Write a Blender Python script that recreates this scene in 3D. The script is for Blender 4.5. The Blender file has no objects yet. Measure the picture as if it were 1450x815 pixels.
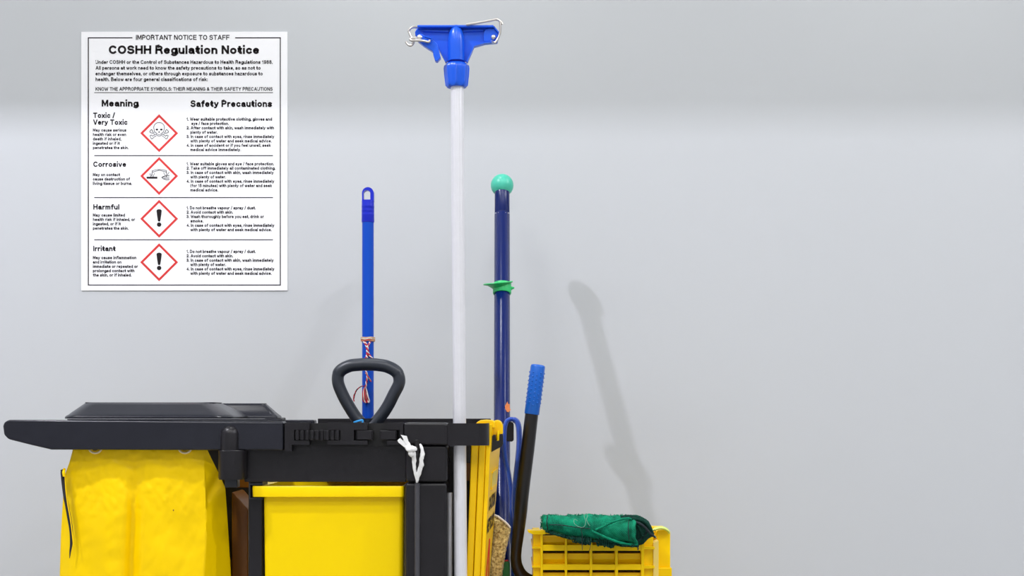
import bpy, bmesh, math, random
from mathutils import Vector, Matrix, noise
random.seed(7)
SC = bpy.context.scene
COL = SC.collection
PI = math.pi

# ------------------------------------------------------------------ camera
CAM_Y, CAM_Z, F = -3.0, 1.02, 1800.0
HU, HV = 725.0, 585.0
cd = bpy.data.cameras.new('camera')
cam = bpy.data.objects.new('camera', cd)
COL.objects.link(cam)
cam.location = (0, CAM_Y, CAM_Z)
cam.rotation_euler = (PI/2, 0, 0)
cd.sensor_width = 36.0
cd.lens = F/1450*36
cd.shift_y = (HV-407.5)/1450
cd.clip_start = 0.05
SC.camera = cam
# ------------------------------------------------------------------ world and exposure
wd = bpy.data.worlds.new('world')
SC.world = wd
wd.use_nodes = True
bg = wd.node_tree.nodes['Background']
bg.inputs[0].default_value = (0.92, 0.96, 1.0, 1)
bg.inputs[1].default_value = 0.1
SC.view_settings.view_transform = 'Standard'
SC.view_settings.look = 'None'
SC.view_settings.gamma = 1.0
SC.view_settings.use_curve_mapping = False
SC.view_settings.exposure = 0.0
# ------------------------------------------------------------------ ceiling lamps and added fill lamps
def area(name, loc, sx, sy, energy, color=(1, 1, 1), spread=180):
    l = bpy.data.lights.new(name, 'AREA')
    l.shape = 'RECTANGLE'; l.size = sx; l.size_y = sy
    l.energy = energy; l.color = color; l.spread = math.radians(spread)
    o = bpy.data.objects.new(name, l)
    COL.objects.link(o)
    o.location = loc
    o['kind'] = 'helper'
    return o
CEIL = 4.90
LAMPS_NEAR = [(-2.60, -1.58), (4.94, -1.58)]         # small lamps in front of the bulkhead
FILL_PANELS = [(-2.0, -2.9), (0.4, -2.9), (2.8, -2.9), (-2.0, -4.9), (0.4, -4.9), (2.8, -4.9)]  # unseen wide panels, added as soft fill light
area('lamp_light', (-2.60, -1.58, CEIL-.06), .12, .12, 140, (.95, .95, 1.06))
area('lamp_light', (4.94, -1.58, CEIL-.06), .12, .12, 145, (.97, .97, 1.03))
for x, y in FILL_PANELS:
    area('fill_panel_light', (x, y, CEIL-.03), 1.2, .6, 39, (1.0, 1.0, .985))
WALL_FILL = [(-2.2, 5.2), (-.4, 8.0), (1.4, 6.2)]       # unseen lamps added close to the wall to brighten its top
for x, e in WALL_FILL:
    area('wall_fill_light', (x, .30, 3.27), .3, .12, e, (.98, 1.0, .99))

# ------------------------------------------------------------------ helpers
def W(u, v, Y):
    """point at depth Y that stands at photo pixel (u, v)"""
    s = (Y-CAM_Y)/F
    return Vector(((u-HU)*s, Y, CAM_Z-(v-HV)*s))
def S(Y): return (Y-CAM_Y)/F

def wloc(o):
    p = Vector((0, 0, 0))
    while o: p += o.location; o = o.parent
    return p
def tag(o, label=None, cat=None, group=None, kind=None):
    if label: o['label'] = label
    if cat: o['category'] = cat
    if group: o['group'] = group
    if kind: o['kind'] = kind
    return o
def thing(name, label, cat, loc, group=None):
    o = bpy.data.objects.new(name, None); COL.objects.link(o)
    o.empty_display_size = .05
    o.location = loc
    return tag(o, label, cat, group)
def mesh(name, verts, faces, m, parent=None, smooth=True, bevel=0, seg=2, sharp=35, loc=None):
    base = wloc(parent) if parent else Vector((0, 0, 0))
    if loc is not None: base = base + (Vector(loc)-base)
    me = bpy.data.meshes.new(name)
    me.from_pydata([tuple(Vector(v)-base) for v in verts], [], faces)
    bm = bmesh.new(); bm.from_mesh(me)
    bmesh.ops.recalc_face_normals(bm, faces=bm.faces)
    bm.to_mesh(me); bm.free()
    me.materials.append(m)
    o = bpy.data.objects.new(name, me); COL.objects.link(o)
    if loc is not None:
        o.location = Vector(loc)-(wloc(parent) if parent else Vector((0, 0, 0)))
    if parent: o.parent = parent
    me.polygons.foreach_set('use_smooth', [smooth]*len(me.polygons))
    if smooth and not bevel: me.set_sharp_from_angle(angle=math.radians(sharp))
    if bevel:
        b = o.modifiers.new('bevel', 'BEVEL'); b.width = bevel; b.segments = seg
        b.limit_method = 'ANGLE'; b.angle_limit = math.radians(28)
        b.harden_normals = True; b.use_clamp_overlap = True
    return o
class MB:
    def __init__(s): s.v = []; s.f = []
    def add(s, vs, fs):
        n = len(s.v); s.v += [Vector(v) for v in vs]; s.f += [tuple(i+n for i in f) for f in fs]; return s
    def box(s, x0, x1, y0, y1, z0, z1):
        return s.add([(x, y, z) for x in (x0, x1) for y in (y0, y1) for z in (z0, z1)],
                     [(0, 1, 3, 2), (4, 6, 7, 5), (0, 4, 5, 1), (2, 3, 7, 6), (0, 2, 6, 4), (1, 5, 7, 3)])
    def pbox(s, u0, v0, u1, v1, Y0, Y1):
        a = W(u0, v1, Y0); b = W(u1, v0, Y0)
        return s.box(a.x, b.x, Y0, Y1, a.z, b.z)
    def prism(s, poly, Y0, Y1):
        f = [W(u, v, Y0) for u, v in poly]; n = len(f)
        vs = f+[Vector((p.x, Y1, p.z)) for p in f]
        return s.add(vs, [tuple(range(n)), tuple(range(2*n-1, n-1, -1))]+[(i, i+n, (i+1) % n+n, (i+1) % n) for i in range(n)])
    def ring(s, outer, inner, Y0, Y1):
        n = len(outer); a = [W(u, v, Y0) for u, v in outer]; b = [W(u, v, Y0) for u, v in inner]
        vs = a+b+[Vector((p.x, Y1, p.z)) for p in a+b]; fs = []
        for i in range(n):
            j = (i+1) % n
            fs += [(i, j, n+j, n+i), (2*n+i, 3*n+i, 3*n+j, 2*n+j), (i, 2*n+i, 2*n+j, j), (n+i, n+j, 3*n+j, 3*n+i)]
        return s.add(vs, fs)
    def tube(s, pts, r, n=14, cross=None, cap=True, flat=None, up=None, closed=False):
        pts = [Vector(p) for p in pts]; N = len(pts)
        rad = r if isinstance(r, (list, tuple)) else [r]*N
        T = []
        for i in range(N):
            if closed: t = pts[(i+1) % N]-pts[i-1]
            else: t = pts[min(i+1, N-1)]-pts[max(i-1, 0)]
            T.append(t.normalized() if t.length > 1e-9 else Vector((0, 0, 1)))
        ref = Vector(up) if up else (Vector((0, -1, 0)) if abs(T[0].y) < .9 else Vector((0, 0, 1)))
        A = (ref-T[0]*ref.dot(T[0])).normalized(); vs = []
        for i in range(N):
            if up: A = Vector(up)
            A = (A-T[i]*A.dot(T[i])).normalized(); B = T[i].cross(A)
            for k in range(n):
                th = 2*PI*k/n; c, d = math.cos(th), math.sin(th)
                q = rad[i]*(cross(th, i) if cross else 1)
                fl = flat if flat else 1
                vs.append(pts[i]+A*(c*q*fl)+B*(d*q))
        fs = []
        for i in range(N if closed else N-1):
            for k in range(n):
                a = i*n+k; b = i*n+(k+1) % n; j = ((i+1) % N)*n
                fs.append((a, b, j+(k+1) % n, j+k))
        if cap and not closed: fs += [tuple(range(n)), tuple(range((N-1)*n, N*n))]
        return s.add(vs, fs)
    def ball(s, c, r, n=8, m=6, sc=(1, 1, 1)):
        c = Vector(c); vs = [c+Vector((0, 0, r*sc[2]))]; fs = []
        for i in range(1, m):
            for k in range(n):
                a = PI*i/m; t = 2*PI*k/n
                vs.append(c+Vector((r*sc[0]*math.sin(a)*math.cos(t), r*sc[1]*math.sin(a)*math.sin(t), r*sc[2]*math.cos(a))))
        vs.append(c-Vector((0, 0, r*sc[2])))
        for k in range(n):
            fs.append((0, 1+k, 1+(k+1) % n)); L = 1+(m-2)*n
            fs.append((len(vs)-1, L+(k+1) % n, L+k))
        for i in range(m-2):
            for k in range(n):
                a = 1+i*n
                fs.append((a+k, a+n+k, a+n+(k+1) % n, a+(k+1) % n))
        return s.add(vs, fs)
    def build(s, name, m, parent=None, **kw): return mesh(name, s.v, s.f, m, parent, **kw)
def catmull(p, k=6, closed=False):
    p = [Vector(q) for q in p]; n = len(p); out = []
    for i in range(n if closed else n-1):
        a = p[(i-1) % n] if closed else p[max(i-1, 0)]
        b = p[i]; c = p[(i+1) % n]
        d = p[(i+2) % n] if closed else p[min(i+2, n-1)]
        for j in range(k):
            t = j/k
            out.append(.5*((2*b)+(c-a)*t+(2*a-5*b+4*c-d)*t*t+(3*b-a-3*c+d)*t**3))
    if not closed: out.append(p[-1])
    return out
def arc(cu, cv, ru, rv, a0, a1, n):
    return [(cu+ru*math.cos(math.radians(a0+(a1-a0)*i/n)), cv-rv*math.sin(math.radians(a0+(a1-a0)*i/n))) for i in range(n+1)]

def mat(name, color, rough=.5, metal=0, var=.0, vscale=6, bump=0, bscale=60, coat=0, spec=.5, sheen=0, sss=0, trans=0):
    m = bpy.data.materials.new(name); m.use_nodes = True
    nt = m.node_tree; b = nt.nodes['Principled BSDF']
    c = tuple(color)+(1,)
    b.inputs['Base Color'].default_value = c
    b.inputs['Roughness'].default_value = rough
    b.inputs['Metallic'].default_value = metal
    b.inputs['Specular IOR Level'].default_value = spec
    b.inputs['Coat Weight'].default_value = coat
    b.inputs['Coat Roughness'].default_value = .15
    b.inputs['Sheen Weight'].default_value = sheen
    b.inputs['Transmission Weight'].default_value = trans
    tc = nt.nodes.new('ShaderNodeTexCoord')
    if var:
        n = nt.nodes.new('ShaderNodeTexNoise'); n.inputs['Scale'].default_value = vscale; n.inputs['Detail'].default_value = 5
        nt.links.new(tc.outputs['Object'], n.inputs['Vector'])
        mx = nt.nodes.new('ShaderNodeMix'); mx.data_type = 'RGBA'
        mx.inputs['A'].default_value = tuple(max(0, k*(1-var)) for k in color)+(1,)
        mx.inputs['B'].default_value = tuple(min(1, k*(1+var)) for k in color)+(1,)
        nt.links.new(n.outputs['Fac'], mx.inputs['Factor'])
        nt.links.new(mx.outputs['Result'], b.inputs['Base Color'])
    if bump:
        n2 = nt.nodes.new('ShaderNodeTexNoise'); n2.inputs['Scale'].default_value = bscale; n2.inputs['Detail'].default_value = 4
        nt.links.new(tc.outputs['Object'], n2.inputs['Vector'])
        bp = nt.nodes.new('ShaderNodeBump'); bp.inputs['Strength'].default_value = bump; bp.inputs['Distance'].default_value = .002
        nt.links.new(n2.outputs['Fac'], bp.inputs['Height'])
        nt.links.new(bp.outputs['Normal'], b.inputs['Normal'])
    return m
def srgb(r, g, b):
    f = lambda c: ((c/255+.055)/1.055)**2.4 if c > 10 else c/255/12.92
    return (f(r), f(g), f(b))

M = {}
M['wall'] = mat('wall_paint', srgb(197, 200, 203), .55, var=.012, vscale=1.3, bump=.05, bscale=220)
M['room'] = mat('room_paint', srgb(190, 191, 193), .8, var=.02)
M['ceil'] = mat('ceiling_paint', srgb(235, 235, 235), .9, var=.02)
M['floor'] = mat('floor_vinyl', srgb(150, 150, 148), .35, var=.06, vscale=20)
M['black'] = mat('black_plastic', srgb(25, 23, 27), .34, var=.12, vscale=30, bump=.12, bscale=500, spec=.38)
M['lid'] = mat('lid_plastic', srgb(33, 34, 42), .24, var=.2, vscale=18, bump=.06, bscale=300, spec=.35)
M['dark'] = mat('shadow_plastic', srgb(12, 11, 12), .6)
M['grip'] = mat('grip_rubber', srgb(38, 43, 52), .36, var=.06, bump=.1, bscale=500)
M['yel'] = mat('yellow_plastic', srgb(255, 217, 0), .26, var=.02, vscale=5, spec=.18)
M['yel2'] = mat('yellow_bucket_plastic', srgb(255, 210, 0), .34, var=.04, vscale=14, spec=.18)
M['bag'] = mat('yellow_vinyl', srgb(255, 212, 0), .36, var=.02, vscale=7, bump=.1, bscale=90, spec=.18)
M['sign'] = mat('caution_plastic', srgb(255, 204, 0), .3, spec=.3, var=.03, vscale=12)
M['brown_yel'] = mat('brown_shaded_yellow_plastic', srgb(126, 76, 2), .4, var=.1, vscale=8)  # yellow with shade mixed in on the tub; plain brown on small parts
M['ridge'] = mat('grey_tube_plastic', srgb(66, 66, 71), .4)
M['blue'] = mat('blue_paint', srgb(0, 74, 190), .34, spec=.3, var=.03)
M['cap'] = mat('royal_blue_plastic', srgb(10, 34, 195), .3)
M['clip'] = mat('clip_blue_plastic', srgb(24, 92, 224), .28, spec=.4, var=.04, vscale=40)
M['navy'] = mat('navy_paint', srgb(8, 28, 92), .24, spec=.35, var=.05, bump=.08, bscale=120)
M['gripb'] = mat('bright_blue_rubber', srgb(0, 92, 190), .34)
M['teal'] = mat('teal_plastic', srgb(74, 194, 166), .35, var=.04)
M['green'] = mat('green_plastic', srgb(44, 196, 110), .35, var=.04)
M['dgreen'] = mat('dark_green_plastic', srgb(38, 118, 48), .5, var=.05)
M['alu'] = mat('brushed_aluminium', srgb(230, 230, 234), .34, metal=.3, var=.04, vscale=50)
M['steel'] = mat('steel_wire', srgb(215, 210, 205), .28, metal=.9, var=.08, vscale=80)
M['blackrod'] = mat('black_steel', srgb(18, 15, 16), .3, var=.1)
M['white'] = mat('white_plastic', srgb(250, 250, 252), .5)
M['tie'] = mat('translucent_white_plastic', srgb(238, 238, 236), .3, var=.1, vscale=90, bump=.6, bscale=160)
M['ink'] = mat('black_ink', srgb(36, 31, 33), .7, spec=.15)
M['red'] = mat('red_ink', srgb(216, 42, 40), .6)
M['redc'] = mat('red_cotton', srgb(200, 40, 55), .9)
M['whitec'] = mat('white_cotton', srgb(240, 232, 226), .9)
M['hemp'] = mat('tan_cotton', srgb(196, 158, 118), .9)
M['strap'] = mat('blue_webbing', srgb(36, 80, 184), .85, var=.2, vscale=120, bump=.8, bscale=500, sheen=.3)
M['sticker'] = mat('orange_sticker', srgb(250, 140, 80), .6, var=.2, vscale=150)
M['lime'] = mat('lime_plastic', srgb(214, 232, 120), .4, trans=.1)
M['thread'] = mat('pale_thread', srgb(120, 160, 140), .8)
M['dthread'] = mat('dark_thread', srgb(28, 40, 44), .9)
M['tape'] = mat('beige_edge_plastic', srgb(240, 212, 110), .5)
M['lightblue'] = mat('light_blue_plastic', srgb(50, 160, 235), .4)
M['zip'] = mat('zip_tape', srgb(30, 28, 34), .7)
M['grom'] = mat('pale_grommet', srgb(238, 218, 170), .4)
M['lampglow'] = bpy.data.materials.new('lamp_diffuser'); M['lampglow'].use_nodes = True
_b = M['lampglow'].node_tree.nodes['Principled BSDF']
_b.inputs['Emission Color'].default_value = (1, .98, .96, 1); _b.inputs['Emission Strength'].default_value = 2.0

# tan plush and knitted green cloth get richer node trees
def plush():
    m = mat('tan_plush', srgb(196, 164, 84), .95, sheen=.4)
    nt = m.node_tree; b = nt.nodes['Principled BSDF']; tc = nt.nodes.new('ShaderNodeTexCoord')
    v = nt.nodes.new('ShaderNodeTexVoronoi'); v.inputs['Scale'].default_value = 330
    n = nt.nodes.new('ShaderNodeTexNoise'); n.inputs['Scale'].default_value = 160; n.inputs['Detail'].default_value = 6
    r = nt.nodes.new('ShaderNodeValToRGB')
    r.color_ramp.elements[0].position = .32; r.color_ramp.elements[0].color = srgb(140, 108, 44)+(1,)
    r.color_ramp.elements[1].position = .68; r.color_ramp.elements[1].color = srgb(250, 226, 150)+(1,)
    bp = nt.nodes.new('ShaderNodeBump'); bp.inputs['Strength'].default_value = 1; bp.inputs['Distance'].default_value = .002
    L = nt.links.new
    L(tc.outputs['Object'], v.inputs['Vector']); L(tc.outputs['Object'], n.inputs['Vector'])
    L(n.outputs['Fac'], r.inputs['Fac']); L(r.outputs['Color'], b.inputs['Base Color'])
    L(v.outputs['Distance'], bp.inputs['Height']); L(bp.outputs['Normal'], b.inputs['Normal'])
    return m
def knit(name, c0, c1, rot=0.0, sc=1.0):
    m = mat(name, c1, .92, spec=.2)
    nt = m.node_tree; b = nt.nodes['Principled BSDF']; tc = nt.nodes.new('ShaderNodeTexCoord')
    mp = nt.nodes.new('ShaderNodeMapping'); mp.inputs['Rotation'].default_value = (0, rot, 0)
    w1 = nt.nodes.new('ShaderNodeTexWave'); w1.bands_direction = 'X'; w1.inputs['Scale'].default_value = 88*sc; w1.inputs['Distortion'].default_value = 3.5; w1.inputs['Detail Scale'].default_value = 2
    w2 = nt.nodes.new('ShaderNodeTexWave'); w2.bands_direction = 'Z'; w2.inputs['Scale'].default_value = 104*sc; w2.inputs['Distortion'].default_value = 3.5; w2.inputs['Detail Scale'].default_value = 2
    mu = nt.nodes.new('ShaderNodeMath'); mu.operation = 'MULTIPLY'
    n = nt.nodes.new('ShaderNodeTexNoise'); n.inputs['Scale'].default_value = 45; n.inputs['Detail'].default_value = 6
    ad = nt.nodes.new('ShaderNodeMath'); ad.operation = 'MULTIPLY_ADD'; ad.inputs[1].default_value = .38
    r = nt.nodes.new('ShaderNodeValToRGB')
    r.color_ramp.elements[0].position = .22; r.color_ramp.elements[0].color = tuple(c0)+(1,)
    r.color_ramp.elements[1].position = .8; r.color_ramp.elements[1].color = tuple(c1)+(1,)
    bp = nt.nodes.new('ShaderNodeBump'); bp.inputs['Strength'].default_value = .9; bp.inputs['Distance'].default_value = .0015
    L = nt.links.new
    L(tc.outputs['Object'], mp.inputs['Vector']); L(mp.outputs['Vector'], w1.inputs['Vector']); L(mp.outputs['Vector'], w2.inputs['Vector'])
    L(w1.outputs['Fac'], mu.inputs[0]); L(w2.outputs['Fac'], mu.inputs[1])
    L(tc.outputs['Object'], n.inputs['Vector'])
    L(mu.outputs[0], ad.inputs[0]); L(n.outputs['Fac'], ad.inputs[2])
    L(ad.outputs[0], r.inputs['Fac']); L(r.outputs['Color'], b.inputs['Base Color'])
    L(ad.outputs[0], bp.inputs['Height']); L(bp.outputs['Normal'], b.inputs['Normal'])
    return m
M['plush'] = plush()
M['knit'] = knit('green_knit', srgb(0, 44, 36), srgb(14, 150, 110), rot=.2)
M['knit2'] = knit('green_knit_mouth', srgb(0, 44, 34), srgb(22, 150, 110), rot=.75, sc=1.0)
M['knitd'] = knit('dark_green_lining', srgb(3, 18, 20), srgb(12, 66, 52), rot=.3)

def struct(name, mb, m, **kw):
    o = mb.build(name, m, None, **kw); o['kind'] = 'structure'; return o
# ------------------------------------------------------------------ the room
WY = 0.95
XL, XR, YB = -4.8, 5.8, -6.8
struct('wall_back', MB().box(XL, XR, WY, WY+.15, 0, CEIL), M['wall'], smooth=False)
struct('wall_left', MB().box(XL-.12, XL, YB, WY, 0, CEIL), M['room'], smooth=False)
struct('wall_right', MB().box(XR, XR+.12, YB, WY, 0, CEIL), M['room'], smooth=False)
struct('wall_front', MB().box(XL, XR, YB-.12, YB, 0, CEIL), M['room'], smooth=False)
struct('floor', MB().box(XL, XR, YB, WY, -.1, 0), M['floor'], smooth=False)
struct('ceiling', MB().box(XL, XR, YB, WY, CEIL, CEIL+.1), M['ceil'], smooth=False)
struct('added_bulkhead_1', MB().box(XL, XR, -.24, WY, 3.30, CEIL), M['ceil'], smooth=False)  # unseen bulkhead, added to cut the near lamps off the upper wall
struct('baseboard_back', MB().box(XL, XR, WY-.012, WY, 0, .1), M['dark'], smooth=False)
for i, (x, y) in enumerate(LAMPS_NEAR):
    t = thing('ceiling_lamp', 'small square ceiling lamp on the %s' % ('left' if i == 0 else 'right'), 'ceiling lamp', (x, y, CEIL), 'small ceiling lamps')
    mb = MB(); q = .09
    mb.box(x-q-.02, x+q+.02, y-q-.02, y-q, CEIL-.03, CEIL).box(x-q-.02, x+q+.02, y+q, y+q+.02, CEIL-.03, CEIL)
    mb.box(x-q-.02, x-q, y-q, y+q, CEIL-.03, CEIL).box(x+q, x+q+.02, y-q, y+q, CEIL-.03, CEIL)
    mb.build('lamp_frame', M['white'], t)
    MB().box(x-q, x+q, y-q, y+q, CEIL-.02, CEIL-.001).build('diffuser', M['lampglow'], t)
for i, (x, y) in enumerate(FILL_PANELS):
    t = thing('fill_panel_lamp', 'added unseen fill panel on the ceiling, %s of the %s row' % (('left', 'middle', 'right')[i % 3], ('front', 'rear')[i // 3]), 'ceiling lamp', (x, y, CEIL), 'added fill panels')
    mb = MB(); a, b = .62, .32
    mb.box(x-a-.02, x+a+.02, y-b-.02, y-b, CEIL-.025, CEIL).box(x-a-.02, x+a+.02, y+b, y+b+.02, CEIL-.025, CEIL)
    mb.box(x-a-.02, x-a, y-b, y+b, CEIL-.025, CEIL).box(x+a, x+a+.02, y-b, y+b, CEIL-.025, CEIL)
    mb.build('lamp_frame', M['white'], t)
    MB().box(x-a, x+a, y-b, y+b, CEIL-.015, CEIL-.001).build('diffuser', M['lampglow'], t)

for i, (x, e) in enumerate(WALL_FILL):
    t = thing('added_wall_lamp', '%s added unseen lamp that brightens the top of the back wall' % ('left', 'middle', 'right')[i], 'ceiling lamp', (x, .30, 3.30), 'added wall fill lamps')
    MB().box(x-.17, x+.17, .22, .38, 3.28, 3.30).build('lamp_body', M['white'], t, bevel=.004)
# ------------------------------------------------------------------ janitor cart
cart = thing('janitor_cart', 'black plastic janitor cart holding yellow bag, yellow bin and upright poles', 'cart', (-.55, .27, 0))
K = M['black']
# wing: front rail, end rail, rear rail of the bag frame
wing = [(3.6, 603), (5, 598.5), (8, 595.5), (13, 594), (90, 594.4), (401, 596.6), (401, 637.4), (72, 636.3), (43, 629.6), (11, 621.5), (5, 615)]
MB().prism(wing, 0, .055).build('front_rail', M['lid'], cart, bevel=.005, seg=3)
def inner(x0, x1, y0, y1, z0, z1): return MB().box(x0, x1, y0, y1, z0, z1)
a = W(30, 625, 0); b = W(60, 596, 0)
inner(a.x, b.x, .055, .47, W(0, 618, 0).z, b.z-.001).build('end_rail', M['lid'], cart, bevel=.004)
b = W(401, 596, 0)
inner(a.x, b.x, .47, .52, W(0, 632, 0).z, W(0, 595.5, 0).z).build('rear_rail', M['lid'], cart, bevel=.004)
# thin ridge along the top outer edge
MB().pbox(95, 592.8, 400, 595.2, .006, .03).build('rail_lip', M['lid'], cart, bevel=.001)
# hinge boss with domed top
cx = W(325, 0, 0).x
dz = [(602, .15), (603, .42), (605.5, .72), (609, .92), (614, 1), (640, 1)]
MB().tube([(cx, .006, W(0, v, 0).z) for v, k in dz], [13.2/600*k for v, k in dz], n=28).build('hinge_boss', K, cart)
cx = W(327.5, 0, 0).x
dz = [(636.8, .94), (638, 1), (676, 1), (678.5, .96)]
MB().tube([(cx, .016, W(0, v, 0).z) for v, k in dz], [19.5/600*k for v, k in dz], n=36, cross=lambda t, i: 1/max(abs(math.cos(t))**2.6+abs(math.sin(t))**2.6, 1e-6)**(1/2.6)).build('hinge_socket', K, cart)
MB().pbox(330, 637.2, 352, 678.5, .03, .09).build('corner_block', M['dark'], cart, bevel=.003)
MB().pbox(288, 637, 350, 677, .112, .118).build('corner_web', M['dark'], cart)
MB().pbox(318, 677, 336, 690, .06, .09).build('bracket', M['grip'], cart, bevel=.002)
# tray front rim with its notches
mb = MB()
for u0, v0, u1, v1 in ((403, 598, 438, 608.3), (463.5, 598, 520.3, 608.3), (548, 598, 571, 608.3),
                       (403, 608.3, 416.5, 623.2), (482, 608.3, 501, 623.2), (566, 608.3, 571, 623.2),
                       (403, 623.2, 438, 629.3), (463.5, 623.2, 520.3, 629.3), (548, 623.2, 571, 629.3), (403, 629.3, 413, 638.5)):
    mb.pbox(u0, v0, u1, v1, 0, .022)
mb.build('tray_rim', K, cart, smooth=False)
MB().pbox(404, 598.8, 571, 631, .022, .03).build('tray_rim_backing', M['dark'], cart)
for u0, u1, ribs in ((417.5, 481.5, 9), (504.5, 528, 0), (537.5, 562, 0)):
    mb = MB()
    mb.pbox(u0, 609, u1, 622.5, .004, .02)
    if ribs:
        for k in range(ribs):
            q = u0+(u1-u0)*(k+.15)/ribs
            if k in (5,): mb.pbox(q, 608.4, q+3.2, 623.2, -.002, .012)
            else: mb.pbox(q, 608.8, q+(u1-u0)/ribs*.62, 622.8, -.004, .01)
    else:
        mb.pbox(u0+1.5, 609.4, u1-1.5, 622, -.002, .01)
    mb.build('tool_clip', K, cart, bevel=.0012)
# tray right part, side holder loop
MB().prism([(571, 598)]+[(628, 598.3), (634.5, 599), (634.5, 630.5), (628, 630), (571, 629.3)], 0, .10).build('tray_corner', K, cart, bevel=.006, seg=3)
def ribbon(path, z0, z1, t):
    mb = MB(); n = len(path); L = []; R = []
    for i in range(n):
        a = Vector(path[max(i-1, 0)]); b = Vector(path[min(i+1, n-1)]); d = (b-a).normalized()
        nrm = Vector((-d.y, d.x)); p = Vector(path[i]); L.append(p+nrm*t/2); R.append(p-nrm*t/2)
    vs = [(p.x, p.y, z0) for p in L]+[(p.x, p.y, z0) for p in R]+[(p.x, p.y, z1) for p in L]+[(p.x, p.y, z1) for p in R]
    fs = []
    for i in range(n-1):
        fs += [(i, i+1, 2*n+i+1, 2*n+i), (n+i, 3*n+i, 3*n+i+1, n+i+1), (i, n+i, n+i+1, i+1), (2*n+i, 2*n+i+1, 3*n+i+1, 3*n+i)]
    fs += [(0, 2*n, 3*n, n), (n-1, 2*n-1, 4*n-1, 3*n-1)]
    return mb.add(vs, fs)
x0 = W(634, 0, 0).x; x1 = W(690.5, 0, 0).x; r = .028
path = [(x0, .006), (x0+.01, .004), (W(655, 0, 0).x, .002), (x1-r, .002)]+[(x1-r+r*math.sin(t*PI/16), .002+r-r*math.cos(t*PI/16)) for t in range(1, 9)]+[(x1, .18), (x1, .45)]
ribbon(path, W(0, 630.5, 0).z, W(0, 599, 0).z, .006).build('pole_holder', K, cart, sharp=50)
# tray floor, back rim, right side rim
xa = W(404, 0, 0).x; xb = W(634, 0, 0).x
MB().box(xa, xb, .046, .50, .905, .915).build('tray_floor', K, cart)
MB().box(xa, W(690, 0, 0).x, .50, .52, .88, 1.006).build('tray_rear_rim', K, cart, bevel=.002)
MB().box(xb-.01, xb, .10, .50, .905, .992).build('tray_side_rim', K, cart)
# apron and right corner above the post
MB().pbox(346, 629.5, 575, 682, .03, .045).build('apron', K, cart, bevel=.002)
MB().prism([(574, 630.2), (625, 630.2), (633.5, 631), (633.5, 682), (625, 682.3), (574, 681.6)], .008, .12).build('post_collar', K, cart, bevel=.007, seg=3)
zb = .17
mb = MB(); a = W(573, 682.6, .012); b = W(632.5, 0, .012)
mb.box(a.x, b.x, .012, .12, zb, a.z); mb.build('post', K, cart, bevel=.009, seg=3)
a = W(351.5, 679, .05); b = W(371.5, 0, .05)
MB().box(a.x, b.x, .05, .12, zb, a.z).build('post', K, cart, bevel=.004)
MB().ring([(352.5, 684), (372, 684), (372, 706.5), (352.5, 706.5)], [(354.5, 686), (371.9, 686), (371.9, 704.5), (354.5, 704.5)], .035, .05).build('bin_bracket', M['grip'], cart)
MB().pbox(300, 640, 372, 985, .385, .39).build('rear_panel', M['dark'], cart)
for u in (340, 640):
    a = W(u, 0, .46)
    MB().box(a.x-.03, a.x+.03, .44, .50, zb, .93).build('post', K, cart, bevel=.004)
# ridge on the right post, and the peg above it
a = W(590.5, 684, 0)
mb = MB(); mb.tube([(a.x, .008, zb+.02), (a.x, .008, a.z)], 3.8/600, n=12)
mb.build('post_ridge', M['ridge'], cart)
MB().prism([(587.5, 622.5), (592.5, 622), (593, 640), (592, 682), (588, 682), (587.5, 640)], -.006, .012).build('peg', M['blackrod'], cart, bevel=.001)
# right side panel behind the mop pole, hooks for the strap
a = W(636, 0, .09); b = W(668, 0, .09)
MB().box(a.x, b.x, .11, .13, .2, W(0, 632, .11).z).build('side_panel', M['dark'], cart)
MB().pbox(660, 655, 668, 680, .10, .108).build('latch', M['brown_yel'], cart)
MB().pbox(660, 629, 667, 655, .098, .11).build('latch_plate', M['blackrod'], cart, bevel=.001)
MB().pbox(688, 597, 716, 603, .35, .36).build('hook_arm', K, cart)
MB().prism([(716.5, 600), (719, 596.5), (726, 597.5), (727.5, 600), (727.5, 623), (725, 625), (718, 624.5), (716.5, 622)], .30, .36).build('strap_hook', K, cart, bevel=.002)
# base platform, wheels
MB().box(W(30, 0, 0).x, W(640, 0, 0).x, .01, .52, .12, .18).build('platform', K, cart, bevel=.01)
for x, r_ in ((-1.02, .05), (-.2, .10)):
    for y in (.07, .45):
        mb = MB(); mb.tube([(x, y-.015, r_), (x, y+.015, r_)], r_, n=28, up=(0, 0, 1)); wv = mb.build('wheel', M['dark'], cart)
        MB().box(x-.012, x+.012, y-.022, y-.017, r_, .13).box(x-.012, x+.012, y+.017, y+.022, r_, .13).box(x-.012, x+.012, y-.022, y+.022, .113, .125).build('caster_fork', M['steel'], cart)

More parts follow.
